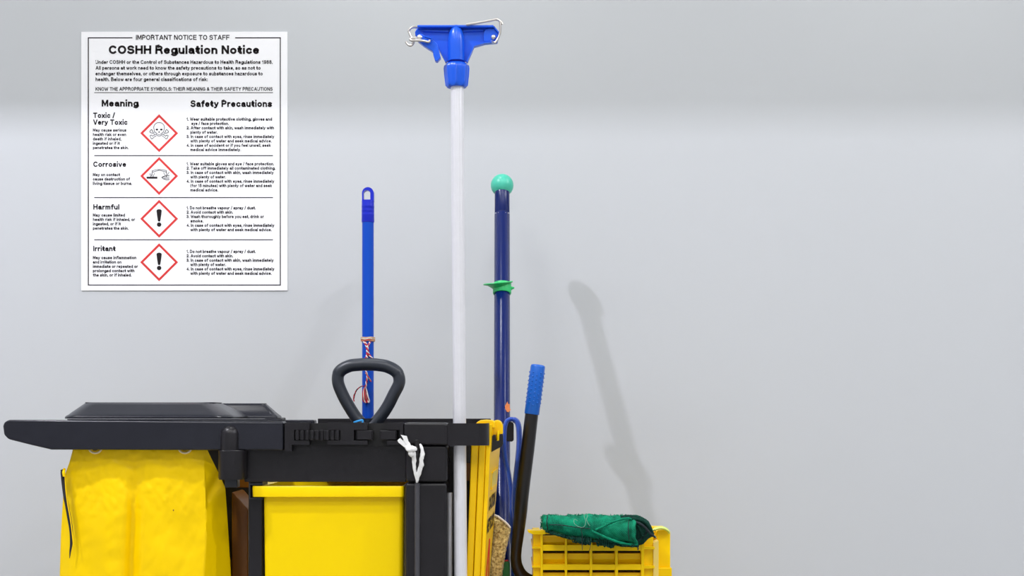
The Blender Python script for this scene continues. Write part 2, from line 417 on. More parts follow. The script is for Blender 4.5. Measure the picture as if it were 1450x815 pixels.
# bag lids (part of the cart frame)
def rr(x0, x1, y0, y1, z, r, n=5):
    P = []
    for cx, cy, a0 in ((x1-r, y1-r, 0), (x0+r, y1-r, 90), (x0+r, y0+r, 180), (x1-r, y0+r, 270)):
        for k in range(n+1):
            a = math.radians(a0+90*k/n); P.append(Vector((cx+r*math.cos(a), cy+r*math.sin(a), z)))
    return P
def rrloft(levels, n=5, cap=True):
    mb = MB(); vs = []; m = 4*(n+1)
    for L in levels: vs += rr(*L, n=n)
    fs = [(i*m+k, i*m+(k+1) % m, (i+1)*m+(k+1) % m, (i+1)*m+k) for i in range(len(levels)-1) for k in range(m)]
    if cap: fs += [tuple(range(m)), tuple(range((len(levels)-1)*m, len(levels)*m))]
    return mb.add(vs, fs)
def lid(u0, u1, ut0, ut1, ya, yb, vb, vm, vt, r, slope=.05):
    X = lambda u: W(u, 0, ya).x
    Z = lambda v: W(0, v, ya).z
    lv = [(X(u0), X(u1), ya, yb, Z(vb), r), (X(u0), X(u1), ya, yb, Z(vm+1.6), r), (X(u0)+.002, X(u1)-.002, ya+.002, yb-.002, Z(vm), r), (X(u0)+.006, X(u1)-.006, ya+.006, yb-.006, Z(vm-1.6), r)]
    n = 5
    for k in range(1, n+1):
        t = k/n; s = t**1.0
        zz = vm-2-(vm-2-vt)*(t if t < 1 else 1)
        d0 = X(u0)+.007+(X(ut0)-X(u0))*s; d1 = X(u1)-.007-(X(u1)-X(ut1))*s
        e = .008+slope*s
        lv.append((d0, d1, ya+e, yb-e, Z(zz), r*.9))
    lv.append((X(ut0)+.006, X(ut1)-.006, ya+.014+slope*1.04, yb-.014-slope*1.04, Z(vt-.7), r*.6))
    return rrloft(lv, n=8)
lid(84, 326, 99, 296, .075, .33, 592.5, 588.5, 569.5, .045).build('bag_lid', M['lid'], cart, sharp=32)
lid(240, 392, 262, 376, .34, .42, 592.5, 588, 571.2, .012, .012).build('rear_lid', M['lid'], cart, sharp=50)
MB().pbox(375, 591, 398, 595, .35, .42).build('lid_hinge', K, cart, bevel=.002)

# ------------------------------------------------------------------ waste bag
bag = thing('waste_bag', 'yellow vinyl waste bag with side zip hanging under the black frame', 'bag', (-.86, .26, .26))
BY = .034
def lerp(a, b, t): return a+(b-a)*t
def interp(tab, v):
    if v <= tab[0][0]: return tab[0][1]
    for (a, x), (b, y) in zip(tab, tab[1:]):
        if v <= b: return lerp(x, y, (v-a)/(b-a))
    return tab[-1][1]
Ltab = [(633, 104), (655, 98), (668, 93), (690, 90), (760, 86), (815, 84.5), (1040, 84)]
Ctab = [(633, 285), (660, 289), (700, 291), (760, 292), (815, 288), (1040, 284)]
Rtab = [(633, 292), (650, 300), (672, 311), (690, 319), (740, 322.5), (815, 327), (1040, 330)]
Stab = [(633, .002), (660, .014), (700, .05), (760, .075), (1040, .09)]   # depth of the folded right side
NV, NA, NB = 90, 70, 16
vs = []; rows = []
for j in range(NV+1):
    v = 633+(1040-633)*(j/NV)**1.15
    L, C, R_, sd = interp(Ltab, v), interp(Ctab, v), interp(Rtab, v), interp(Stab, v)
    row = []
    g = min(1, max(0, (v-640)/90.0))
    for i in range(NA+1):
        t = i/NA; u = lerp(L, C, t)
        y = BY
        # vertical folds that grow downwards
        y -= .014*g*math.exp(-((u-150-8*g)/26)**2)
        y += .019*g*math.exp(-((u-(190-(v-700)*.03))/9)**2)
        y -= .012*g*math.exp(-((u-225)/30)**2)
        y += .004*math.exp(-((v-655)/6)**2)*math.sin(u*.11)
        for gu in (135, 262):
            d = math.hypot((u-gu)/16, (v-640)/22); y -= .003*math.exp(-d*d)
        y += .010*(1-t)**6 + .012*g*math.exp(-((u-L)/10)**2)
        y += .006*noise.noise(Vector((u*.03, v*.014, 1.3)))*g + .0016*noise.noise(Vector((u*.11+v*.05, v*.06, 4)))
        if v < 730: y += .0032*noise.noise(Vector((u*.16-v*.1, v*.14+u*.05, 9)))
        row.append(W(u, v, y))
    for i in range(1, NB+1):
        t = i/NB; u = lerp(C, R_, t)
        y = BY+sd*t+.006*math.sin(t*PI)*g
        # diagonal crease that runs from the socket down to the front corner
        du = 293+(702-v)*.62
        y += .010*math.exp(-((u-du)/7)**2)*(1 if v < 745 else math.exp(-((v-745)/30)**2))
        row.append(W(u, v, y))
    # right side going back, rear, left side
    p = row[-1]; q = row[0]; sh = lerp(.12, .06, min(1, max(0, (v-700)/110)))
    for k in range(1, 9): row.append(Vector((p.x-sh*min(1, k/8*8), lerp(p.y, .44, k/8), p.z)))
    for k in range(1, 13): row.append(Vector((lerp(p.x-sh, q.x+.01, k/12), .44+.012*math.sin(k*1.3)*g, p.z)))
    for k in range(1, 8): row.append(Vector((q.x+.01-.012*k/8-.008*math.sin(k*PI/8), lerp(.44, q.y, k/8), p.z)))
    rows.append(row)
n = len(rows[0]); vs = [p for r_ in rows for p in r_]
fs = [(j*n+i, j*n+(i+1) % n, (j+1)*n+(i+1) % n, (j+1)*n+i) for j in range(NV) for i in range(n)]
fs.append(tuple(range(NV*n, (NV+1)*n)))
mesh('bag_body', vs, fs, M['bag'], bag, sharp=70)
def bag_y(u, v):
    return BY-.012
zp = [(88, 668), (89.5, 682), (92, 700), (95, 716), (98, 733), (100.6, 750), (101, 768), (99.5, 780), (98.6, 790)]
zw = [2.4, 2.6, 2.8, 2.8, 2.9, 2.6, 2.0, 1.3, .4]
zc = catmull([W(u, v, .026) for u, v in zp], 4); zr = [interp([(i*4, w) for i, w in enumerate(zw)], k)*S(0) for k in range(len(zc))]
MB().tube(zc, zr, n=10, flat=.5).build('zip', M['zip'], bag)
MB().prism([(85.5, 665), (88, 664), (88.6, 674), (86.5, 676)], .018, .026).build('zip_pull', M['zip'], bag, bevel=.0008)
MB().tube(catmull([W(91.5, 664, .024), W(94, 700, .022), W(100.5, 740, .02), W(104, 772, .02)], 6), .0012, n=6).build('seam', M['bag'], bag)
MB().tube(catmull([W(91, 664, .03), W(90, 668, .02), W(91, 674, .02)], 4), .0035, n=8).build('seam_end', M['bag'], bag)
for u in (135, 262):
    c = W(u, 633.5, .026)
    MB().tube([c+Vector((9/600*math.cos(t*PI/14), 0, 9/600*.85*math.sin(t*PI/14))) for t in range(28)], .0026, n=8, closed=True, up=(0, -1, 0)).build('grommet', M['grom'], bag)
    MB().ball(c+Vector((0, -.002, .001)), .0105, 16, 8, (1, .35, .75)).build('snap', M['dark'], bag)
MB().ball(W(245.6, 722, .0195), .0022, 8, 5, (.7, .3, 1)).build('pinhole', M['brown_yel'], bag)

# ------------------------------------------------------------------ yellow bin
ybin = thing('storage_bin', 'glossy yellow rectangular bin with a flat rim in the middle of the cart', 'bin', (W(472, 0, .03).x, .22, .18))
BX0, BX1 = W(372.5, 0, .04).x, W(571.5, 0, .04).x
bt, bb, yb_ = W(0, 690, .04).z, .19, .42
lv = [(BX0+.006, BX1-.006, .05, yb_-.03, bb, .012), (BX0, BX1, .04, yb_, bt, .012)]
outer = rrloft(lv, cap=False); m_ = 24
inn = rrloft([(BX0+.009, BX1-.009, .053, yb_-.033, bb+.004, .017), (BX0+.003, BX1-.003, .043, yb_-.003, bt, .010)], cap=False)
mb = MB(); mb.add(outer.v, outer.f); mb.add(inn.v, inn.f)
mb.f += [tuple(range(0, m_)), tuple(range(2*m_, 3*m_))]
mb.f += [(m_+k, m_+(k+1) % m_, 3*m_+(k+1) % m_, 3*m_+k) for k in range(m_)]
mb.build('bin_body', M['yel'], ybin, sharp=40)
Xr0, Xr1 = W(357, 0, .025).x, W(571.8, 0, .025).x
z0, z1 = W(0, 703, .025).z, W(0, 688, .025).z
lv = [(Xr0, Xr1, .025, yb_+.01, z0, .01), (Xr0-.001, Xr1, .024, yb_+.012, z1-.004, .01), (Xr0, Xr1, .026, yb_+.01, z1, .01), (BX0+.003, BX1-.003, .043, yb_-.003, z1, .009), (BX0+.003, BX1-.003, .043, yb_-.003, z0, .009)]
o_ = rrloft(lv, cap=False); mm = 24
o_.f += [(4*mm+k, 4*mm+(k+1) % mm, (k+1) % mm, k) for k in range(mm)]
o_.build('bin_rim', M['yel'], ybin, sharp=50)
# yellow inner tub, shade painted brown, seen between the bag and the left post
tub = thing('inner_tub', 'yellow plastic tub, its shade painted brown, in the gap between bag and bin', 'tub', (W(345, 0, .2).x, .3, .18))
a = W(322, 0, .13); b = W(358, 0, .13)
MB().prism([(328, 696), (332, 698), (351, 721), (351, 990), (328, 990)], .18, .30).build('tub_body', M['brown_yel'], tub, bevel=.003)
MB().prism([(328, 676), (352, 676), (352, 690), (328, 690)], .31, .34).build('tub_rim', M['brown_yel'], tub, bevel=.002)

# ------------------------------------------------------------------ D grip tool
dg = thing('grip_handle', 'charcoal D-shaped grip handle rising out of the cart tray', 'handle', W(521, 600, .15)-Vector((0, 0, .065)))
DP = [(521, 604), (508, 595), (496, 578), (485, 558), (478.5, 540), (481, 526), (494, 518), (508, 516), (521, 515.5), (535, 516.3), (549, 519), (562, 527), (565.3, 541), (557.5, 558), (547, 578), (534, 595)]
path = catmull([W(u, v, .15) for u, v in DP], 8, closed=True)
npth = len(path); rad = []
for i, p in enumerate(path):
    v = HV-(p.z-CAM_Z)/S(.15); u = p.x/S(.15)+HU
    r_ = 8.6
    if v < 530: r_ = 9.0
    rad.append(r_*S(.15))
MB().tube(path, rad, n=20, closed=True, flat=1.15).build('grip', M['grip'], dg)
c = W(521, 592, .15)
MB().tube([c, c-Vector((0, 0, .02)), c-Vector((0, 0, .075))], [.018, .014, .014], n=16).build('stem', M['grip'], dg)

# small blue scrap
sc_ = MB().tube(catmull([W(501, 598, .012), W(505, 596.3, .01), (W(510, 595, .01)), W(513.5, 594.8, .012), W(513.3, 598, .012)], 5), .0022, n=8, flat=.5).build('plastic_scrap', M['lightblue'], None)
tag(sc_, 'small light blue plastic scrap on the tray rim below the D-shaped grip', 'scrap')

# ------------------------------------------------------------------ blue pole with hanging cap
bp_ = thing('broomstick', 'bright blue pole with a hang-hole cap behind the D-shaped grip', 'pole', (W(521, 0, .235).x, .235, .915))
PY = .235; cz = lambda v: W(521, v, PY)
MB().tube([(cz(0).x, PY, .918), (cz(0).x, PY, cz(312).z)], 8.3*S(PY), n=28).build('shaft', M['blue'], bp_)
vs_ = [(315, .97), (314, 1.02), (305, 1.0), (304.4, 1.03), (303, 1.0), (299.4, 1.0), (299, 1.03), (297.6, 1.0), (293.4, 1.0), (293, 1.03), (291.6, 1.0), (284, .98)]
mb = MB().tube([cz(v) for v, k in vs_], [8.9*S(PY)*k for v, k in vs_], n=28)
out_ = [(512.6, 285)]+arc(520.8, 273, 8.2, 8.3, 180, 0, 16)+[(529, 285)]
in_ = [(514.6, 282.2)]+arc(519.4, 273.5, 4.9, 4.6, 180, 0, 16)+[(524.3, 282.2)]
mb.ring(out_, in_, PY-.009, PY+.009)
mb.build('hang_cap', M['cap'], bp_, sharp=50)

# red and white string on it
st = thing('string', 'red and white string tied around the bright blue pole', 'string', cz(482))
rr_ = 9.4*S(PY)
mb = MB()
for k in range(3):
    mb.tube([cz(478.2+k*2.0)+Vector((rr_*math.cos(t*PI/12), rr_*math.sin(t*PI/12), .0006*math.sin(t+k))) for t in range(24)], .0019, n=7, closed=True, up=(0, 0, 1))
mb.build('wrap', M['hemp'], st)
def twist(pts, amp, freq, col1, col2, r=.0016, name='strand'):
    P = catmull(pts, 10)
    for ph, m in ((0, col1), (PI, col2)):
        q = [p+Vector((amp*math.cos(i*freq+ph), amp*math.sin(i*freq+ph), 0)) for i, p in enumerate(P)]
        MB().tube(q, r, n=6).build(name, m, st)
fy = PY-9.6*S(PY)
MB().tube([cz(482)+Vector((rr_*math.cos(t*PI/12), rr_*1.02*math.sin(t*PI/12), .0012*math.sin(t*1.1))) for t in range(24)], .0017, n=6, closed=True, up=(0, 0, 1)).build('strand', M['redc'], st)
MB().tube([cz(479.4)+Vector((rr_*math.cos(t*PI/12), rr_*1.04*math.sin(t*PI/12), .0014*math.cos(t*1.3))) for t in range(24)], .0014, n=6, closed=True, up=(0, 0, 1)).build('strand', M['whitec'], st)
twist([W(516, 484, fy), W(519, 489, fy), W(520.5, 496, fy), W(520, 503, fy), W(518, 509, fy), W(517, 520, fy)], .0022, .62, M['redc'], M['whitec'], .0018)
twist([W(524, 484, fy), W(521.5, 489, fy-.002), W(520.5, 496, fy-.003), W(523, 502, fy), W(528, 508, fy)], .0016, .6, M['redc'], M['whitec'], .0013)
twist([W(518, 524, fy), W(520, 532, fy), W(519, 540, fy), W(518, 548, fy)], .0012, .6, M['redc'], M['whitec'], .0014)
twist([W(518, 528, fy), W(522, 534, fy-.002), W(525.5, 540, fy)], .0008, .6, M['redc'], M['hemp'], .0012)
for k, (du, m, ) in enumerate(((-3, 'redc'), (-1.6, 'whitec'), (0, 'redc'), (1.5, 'whitec'), (3, 'redc'), (4.2, 'whitec'), (.6, 'redc'))):
    yy = fy-.003-.002*(k % 3)
    MB().tube(catmull([W(517.5, 547, yy), W(516.4+du*.7, 553, yy), W(516.8+du*1.05, 561, yy-.002), W(518+du*1.2, 567, yy), W(519.5+du*.6, 569.5, yy), W(520+du*.2, 566, yy+.002), W(519, 556, yy)], 6), .0017, n=6).build('tassel_loop', M[m], st)
twist([W(517, 546, fy), W(511, 547, fy), (W(505, 552, fy)), W(502, 559, fy), W(501, 564, fy)], .0009, .7, M['redc'], M['dthread'], .0011)
MB().tube([W(501.5, 558, fy), W(500.6, 565, fy), W(501.6, 568, fy)], .0016, n=6).build('strand', M['redc'], st)

# ------------------------------------------------------------------ white mop pole with blue clip head
MY = .042
mop = thing('mop', 'tall white aluminium mop pole with blue clip head, tallest thing standing in the cart', 'mop', (W(652.5, 980, MY).x, MY, .18))
top = W(647.3, 122, MY); bot = Vector((W(652.3, 815, MY).x+.002, MY, .185)); bot.x = top.x+(W(652.3, 815, MY).x-top.x)*((top.z-.185)/(top.z-W(0, 815, MY).z))
MB().tube([bot, top], 9.2*S(MY), n=96, cross=lambda t, i: 1-.035*(1 if (int(t/(2*PI)*96) % 6 == 0) else 0)).build('shaft', M['alu'], mop, sharp=20)
HC = [(123.6, .93, 0), (121, 1.0, 1), (117, 1.02, 1), (106, 1.1, 1), (97, 1.14, 1), (93, 1.1, 1), (90.5, .98, 0), (89.5, .86, 0)]
ax = lambda v: W(646.2+(v-60)*.008, v, MY)
MB().tube([ax(v) for v, k, q in HC], [14.6*S(MY)*k for v, k, q in HC], n=48, cross=lambda t, i: 1+(.10*max(0, math.cos(t*8))**10 if HC[i][2] else 0)).build('collar', M['clip'], mop, sharp=60)
MB().tube([ax(90.5), ax(86)], 12.2*S(MY), n=32).build('ferrule', M['cap'], mop)
plate = [(591.7, 38), (596, 36.6), (698, 35.8), (707, 46), (704, 58.5), (686.5, 60.5), (671, 65), (661.5, 87), (631, 87), (619, 64), (608, 58), (588, 50), (587.5, 45)]
MB().prism(plate, MY-.004, MY+.004).build('clip_plate', M['clip'], mop, bevel=.0012)
MB().pbox(591, 35.2, 699, 38.2, MY-.02, MY+.02).build('top_flange', M['clip'], mop, bevel=.0012)
def edge(pts, Y0, Y1, w=1.3):
    mb = MB()
    for (a, b), (c, d) in zip(pts, pts[1:]):
        L = math.hypot(c-a, d-b); nx, ny = -(d-b)/L*w/2, (c-a)/L*w/2
        mb.prism([(a+nx, b+ny), (c+nx, d+ny), (c-nx, d-ny), (a-nx, b-ny)], Y0, Y1)
    return mb
edge([(661, 87), (670.8, 64.5), (686.5, 60), (703.5, 58.5), (707, 47), (699, 37)], MY-.017, MY, 1.8).build('edge_rib', M['clip'], mop, smooth=False)
edge([(631.5, 87), (620.5, 66), (611, 60)], MY-.017, MY, 1.8).build('edge_rib', M['clip'], mop, smooth=False)
edge([(598, 43), (635, 44)], MY-.009, MY, 2.2).build('step_rib', M['clip'], mop, smooth=False)
edge([(656, 43.5), (684, 42.5)], MY-.009, MY, 2.2).build('step_rib', M['clip'], mop, smooth=False)
vsn = [(36.8, .12), (38, .36), (40.5, .56), (45, .75), (52, .92), (60, 1.0), (74, 1.0), (88, 1.0)]
MB().tube([ax(v)-Vector((0, .008, 0)) for v, k in vsn], [11.9*S(MY)*k for v, k in vsn], n=32).build('spine', M['clip'], mop, sharp=60)
padp = [(685, 59)]+arc(692, 47.5, 7, 7.5, 180, 90, 6)+[(700, 40), (706, 48), (702.5, 58)]
MB().prism(padp, MY-.012, MY).build('clip_pad', M['clip'], mop, bevel=.0015)
def screw(u, v, Y, r, name):
    c = W(u, v, Y); mb = MB()
    mb.tube([c+Vector((0, .008, 0)), c, c-Vector((0, .002, 0)), c-Vector((0, .003, 0))], [r, r, r*.8, r*.35], n=18, up=(0, 0, 1))
    mb.build(name, M['steel'], mop, sharp=60)
screw(698.9, 52.4, MY-.014, 3.6*S(MY), 'rivet'); screw(594.3, 52.8, MY-.026, 3.7*S(MY), 'rivet')
lev = [(590, 51), (592, 48.6), (597, 47.8), (603, 51), (612, 53.4), (613.5, 57), (619, 61.5), (622.5, 74), (624, 81), (619, 86.7), (616, 85.6), (613.4, 77.5), (613, 72.5), (600, 64.3), (591.5, 57.5)]
MB().prism(lev, MY-.026, MY-.008).build('lever', M['clip'], mop, bevel=.0015)
edge([(601, 51), (612.5, 54), (607, 60)], MY-.029, MY-.026, 1.6).build('lever_rib', M['clip'], mop, smooth=False)
wy = MY-.022
wl = [(640, 34.6), (700, 28.6)]
MB().tube(catmull([W(660, 34.9, wy), W(676, 32.4, wy), W(692, 29.6, wy), (W(702, 27.6, wy)), W(706.3, 28.7, wy), W(708.2, 31.8, wy), W(708.4, 42, wy), W(707.3, 49, wy), W(704.3, 56, wy), W(700.5, 60.2, wy), W(696, 58.5, wy+.01)], 8), 1.7*S(MY), n=10).build('wire', M['steel'], mop)
MB().tube(catmull([W(706, 28.6, wy), W(709, 30.5, wy), W(711.5, 34.4, wy)], 6), 1.7*S(MY), n=10).build('wire', M['steel'], mop)
MB().tube(catmull([W(597, 38, wy+.012), W(590, 38.4, wy+.006), W(583, 39, wy), W(579, 43.5, wy), W(580.4, 49, wy), W(584, 56, wy), (W(585.3, 60, wy)), W(583.5, 63.5, wy), W(580, 64.3, wy), W(576.5, 62, wy), W(574.8, 59, wy)], 8), 1.7*S(MY), n=10).build('wire', M['steel'], mop)
wz = MY-.031
MB().tube(catmull([W(588, 54, wz), W(583, 54.5, wz), W(580.6, 55.6, wz), (W(583, 57.3, wz)), W(591, 57.2, wz), W(600, 58, wz), W(607, 59.4, wz), W(609, 56.6, wz)], 8), 1.7*S(MY), n=10).build('wire', M['steel'], mop)

# ------------------------------------------------------------------ navy broom leaning on the wall side
def bY(z): return .72-.36*(1.688-z)
def bpt(z):
    return Vector((-.0289+(1.688-z)*.0022, bY(z), z))
def zv(v):  # height on the broom axis that shows at photo row v
    z = 1.3
    for _ in range(30): z = CAM_Z-(v-HV)*S(bY(z))
    return z
broom = thing('broom', 'navy blue broom pole with teal ball top and green hanging disc', 'broom', bpt(.03))
ah = (bpt(1.6)-bpt(.6)).normalized()
MB().tube([bpt(.05), bpt(zv(303.6)), bpt(zv(303)), bpt(zv(302)), bpt(zv(301.4)), bpt(zv(270))], [.0222, .0222, .0206, .0206, .0217, .0217], n=40).build('shaft', M['navy'], broom, sharp=50)
C = bpt(zv(262.3)); R_ = .0334
MB().tube([C+ah*R_*math.cos(PI*t/20)*-1 for t in range(3, 21)], [max(.0004, R_*math.sin(PI*t/20)) for t in range(3, 21)], n=36).build('ball_top', M['teal'], broom, sharp=70)
MB().ball(C+ah*(R_+.0008), .0035, 12, 8).build('ball_nipple', M['teal'], broom)
for k in range(5):
    a = -PI*(.2+.15*k); p = bpt(zv(302.5))+Vector((.0218*math.cos(a), .0218*math.sin(a), 0)); 
    MB().ball(p, .0016, 8, 6).build('sparkle_spot', M['white'], broom)  # white dots stand in for sparkles of light on the ring
dc = bpt(zv(406)); 
mb = MB(); u1 = Vector((.995, 0, .10)).normalized(); u2 = (Vector((0, 1, .1))-u1*0).normalized(); u3 = u1.cross(u2).normalized()
if u3.z < 0: u3 = -u3
cc = dc+Vector((-.010, 0, -.0005)); ringp = []
prof = [(.0, .0125), (.7, .0125), (.97, .0135), (1, .0115), (.97, .0092), (.72, .0065), (.58, -.002), (.5, -.012)]
NN = 48
for q, h in prof:
    for k in range(NN):
        t = 2*PI*k/NN; rx = .0425*q; ry = .042*q
        ringp.append((cc if q > .62 else cc.lerp(dc, (.72-max(q, .5))/.22))+u1*rx*math.cos(t)+u2*ry*math.sin(t)+u3*h)
mb.add(ringp, [(i*NN+k, i*NN+(k+1) % NN, (i+1)*NN+(k+1) % NN, (i+1)*NN+k) for i in range(len(prof)-1) for k in range(NN)])
mb.build('hanging_disc', M['green'], broom, sharp=50)
MB().tube([dc-ah*.022, dc-ah*.019, dc+ah*.008], [.0245, .0262, .0265], n=36).build('disc_collar', M['green'], broom, sharp=50)
tb = dc+Vector((.026, -.004, -.004))
MB().tube([tb, tb+Vector((.004, -.001, .001)), tb+Vector((.0085, -.002, .0005))], [.006, .0035, .0025], n=10).build('disc_tab', M['green'], broom)
pz = zv(577)
p0 = bpt(pz)+Vector((.0128, -.0205, 0))
stk = [(715, 574.5), (717, 571), (718.6, 567.8), (719.5, 571.5), (722, 572), (721.8, 577), (723.2, 580), (720, 583.3), (716.5, 582), (713.6, 580.5), (715.5, 578)]
yq = p0.y-.0015
MB().prism(stk, yq-.0006, yq+.0006).build('sticker', M['sticker'], broom)
# broom head on the floor
hb = bpt(.05)
MB().box(hb.x-.16, hb.x+.16, hb.y-.03, hb.y+.03, .08, .12).build('head', M['navy'], broom, bevel=.008)
MB().box(hb.x-.155, hb.x+.155, hb.y-.026, hb.y+.026, 0.002, .08).build('bristles', M['dark'], broom)

# ------------------------------------------------------------------ blue strap
sy = .30
strap = thing('strap', 'blue webbing strap looped over the black hook beside the navy pole', 'strap', W(727, 700, sy))
sp = [(726.5, 815, .33), (726, 770, .33), (724, 735, .325), (724, 705, .322), (720.5, 672, .32), (716, 650, .32), (714.2, 630, .32), (714.4, 610, .32), (716.8, 598, .322), (721.5, 593.8, .326), (727, 593.6, .328), (732, 597, .326), (734.6, 606, .322), (735.2, 625, .32), (734, 645, .317), (731.5, 668, .315), (728.6, 700, .315), (729, 740, .318), (730.5, 780, .32), (731, 815, .32)]
P = catmull([W(u, v, y-.02) for u, v, y in sp], 6)
Q = [3.9+(.9 if 60 < i < 100 else 0) for i in range(len(P))]
MB().tube(P, [q*S(sy) for q in Q], n=12, up=(0, -1, 0), flat=2.0, cross=lambda t, i: .85+.25*abs(math.cos(t))).build('webbing', M['strap'], strap)

# ------------------------------------------------------------------ caution sign, folded
SY0, SY1 = .06, .24
cs = thing('caution_sign', 'folded yellow caution floor sign seen edge-on right of the white mop pole', 'sign', W(684, 1000, .15))
DT, DB = 15.5, 5.5
def panel(ul0, ur0, ul1, ur1, vt, vb, y0, y1, dt, db, name, m, bevel=.003, tops=None):
    """slab seen on edge: near edge spans ul..ur at the top (0) and bottom (1); far edge is shifted right by dt/db px"""
    N = 8; vs = []; 
    for i in range(N+1):
        t = i/N; v = lerp(vt, vb, t); L = lerp(ul0, ul1, t); R = lerp(ur0, ur1, t); d = lerp(dt, db, t)
        a, b = W(L, v, y0), W(R, v, y0)
        e = W(R+d, v, y1)
        vs += [a, b, Vector((e.x, y1, b.z)), Vector((e.x-(b.x-a.x), y1, a.z))]
    fs = [(0, 1, 2, 3), (4*N+3, 4*N+2, 4*N+1, 4*N)]
    for i in range(N):
        for k in range(4): fs.append((4*i+k, 4*i+(k+1) % 4, 4*i+4+(k+1) % 4, 4*i+4+k))
    return mesh(name, vs, fs, m, cs, bevel=bevel)
vb2 = 905
k2 = (vb2-632)/(815-632)
ex = lambda a, b: a+(b-a)*k2      # extend the slant down to the foot
panel(668.4, 679.2, ex(667.2, 660), ex(679.0, 670.2), 600, vb2, .064, .22, 10, 10, 'rear_leaf', M['sign'])
panel(679.7, 689.6, ex(679.5, 670.7), ex(689.2, 680.6), 600, vb2, .061, .23, 10, 10, 'inner_leaf', M['sign'])
panel(689.8, 695.6, ex(689.6, 680.8), ex(694.6, 686.0), 600, vb2, .058, SY1, DT, DB, 'front_leaf', M['sign'], bevel=.002)
# rounded head with handle
hp = [(673, 601), (675, 597.5), (680, 594.6), (688, 593.8), (697, 594.5), (701, 597), (701, 606), (673, 606)]
MB().prism(hp, .075, .17).build('sign_head', M['sign'], cs, bevel=.004)
hp = [(696, 612), (697, 598), (700, 594.8), (705, 594.2), (709.5, 596.5), (712, 602), (712, 616), (704.5, 616), (704, 624), (697, 624)]
MB().prism(hp, .10, .235).build('carry_handle', M['sign'], cs, bevel=.004)
MB().pbox(704, 610, 707, 624, .085, .11).build('latch_tab', M['yel'], cs, bevel=.001)
lp = [(695.3, 640), (695.8, 618), (699, 614.8), (702, 615.5), (702.4, 624), (707, 623), (707.5, 614.5), (711.5, 613.5), (712.4, 616), (712.4, 628), (711, 631.5)]
MB().prism(lp, .082, .102).build('latch', M['blackrod'], cs, bevel=.0015)
def face(t, v, off=.0012):
    """point on the visible side of the front leaf: t 0 near .. 1 far"""
    kk = (v-600)/(vb2-600)
    R = lerp(695.6, ex(694.6, 686.0), kk); d = lerp(DT, DB, kk)
    a = W(R, v, .058); e = W(R+d, v, SY1)
    p = Vector((lerp(a.x, e.x, t), lerp(.058, SY1, t), a.z))
    return p+Vector((off, -off*.2, 0))
def fq(quads, name, m, off=.0012):
    mb = MB()
    for q in quads:
        n = len(q); mb.add([face(t, v, off) for t, v in q]+[face(t, v, .0) for t, v in q], [tuple(range(n))]+[(i, (i+1) % n, n+(i+1) % n, n+i) for i in range(n)])
    return mb.build(name, m, cs, smooth=False)
fq([[(.34, 672), (.8, 668), (.8, 690), (.34, 692)]], 'pocket', mat('pale_yellow_plastic', srgb(238, 214, 70), .3), .001)
fq([[(.30, 669), (.84, 665), (.84, 667), (.30, 671)], [(.30, 692), (.84, 690), (.84, 692.5), (.30, 695)]], 'pocket_rib', M['sign'], .003)
tri = [(.12, 850), (.5, 770), (.88, 850)]
def seg(a, b, w):
    d = Vector((b[0]-a[0], (b[1]-a[1])/160)); L = d.length; nx, ny = -d.y/L*w, d.x/L*w*160
    return [(a[0]+nx, a[1]+ny), (b[0]+nx, b[1]+ny), (b[0]-nx, b[1]-ny), (a[0]-nx, a[1]-ny)]
fq([seg(tri[0], tri[1], .03), seg(tri[1], tri[2], .03), seg(tri[2], tri[0], .03)], 'warning_triangle', M['red'])

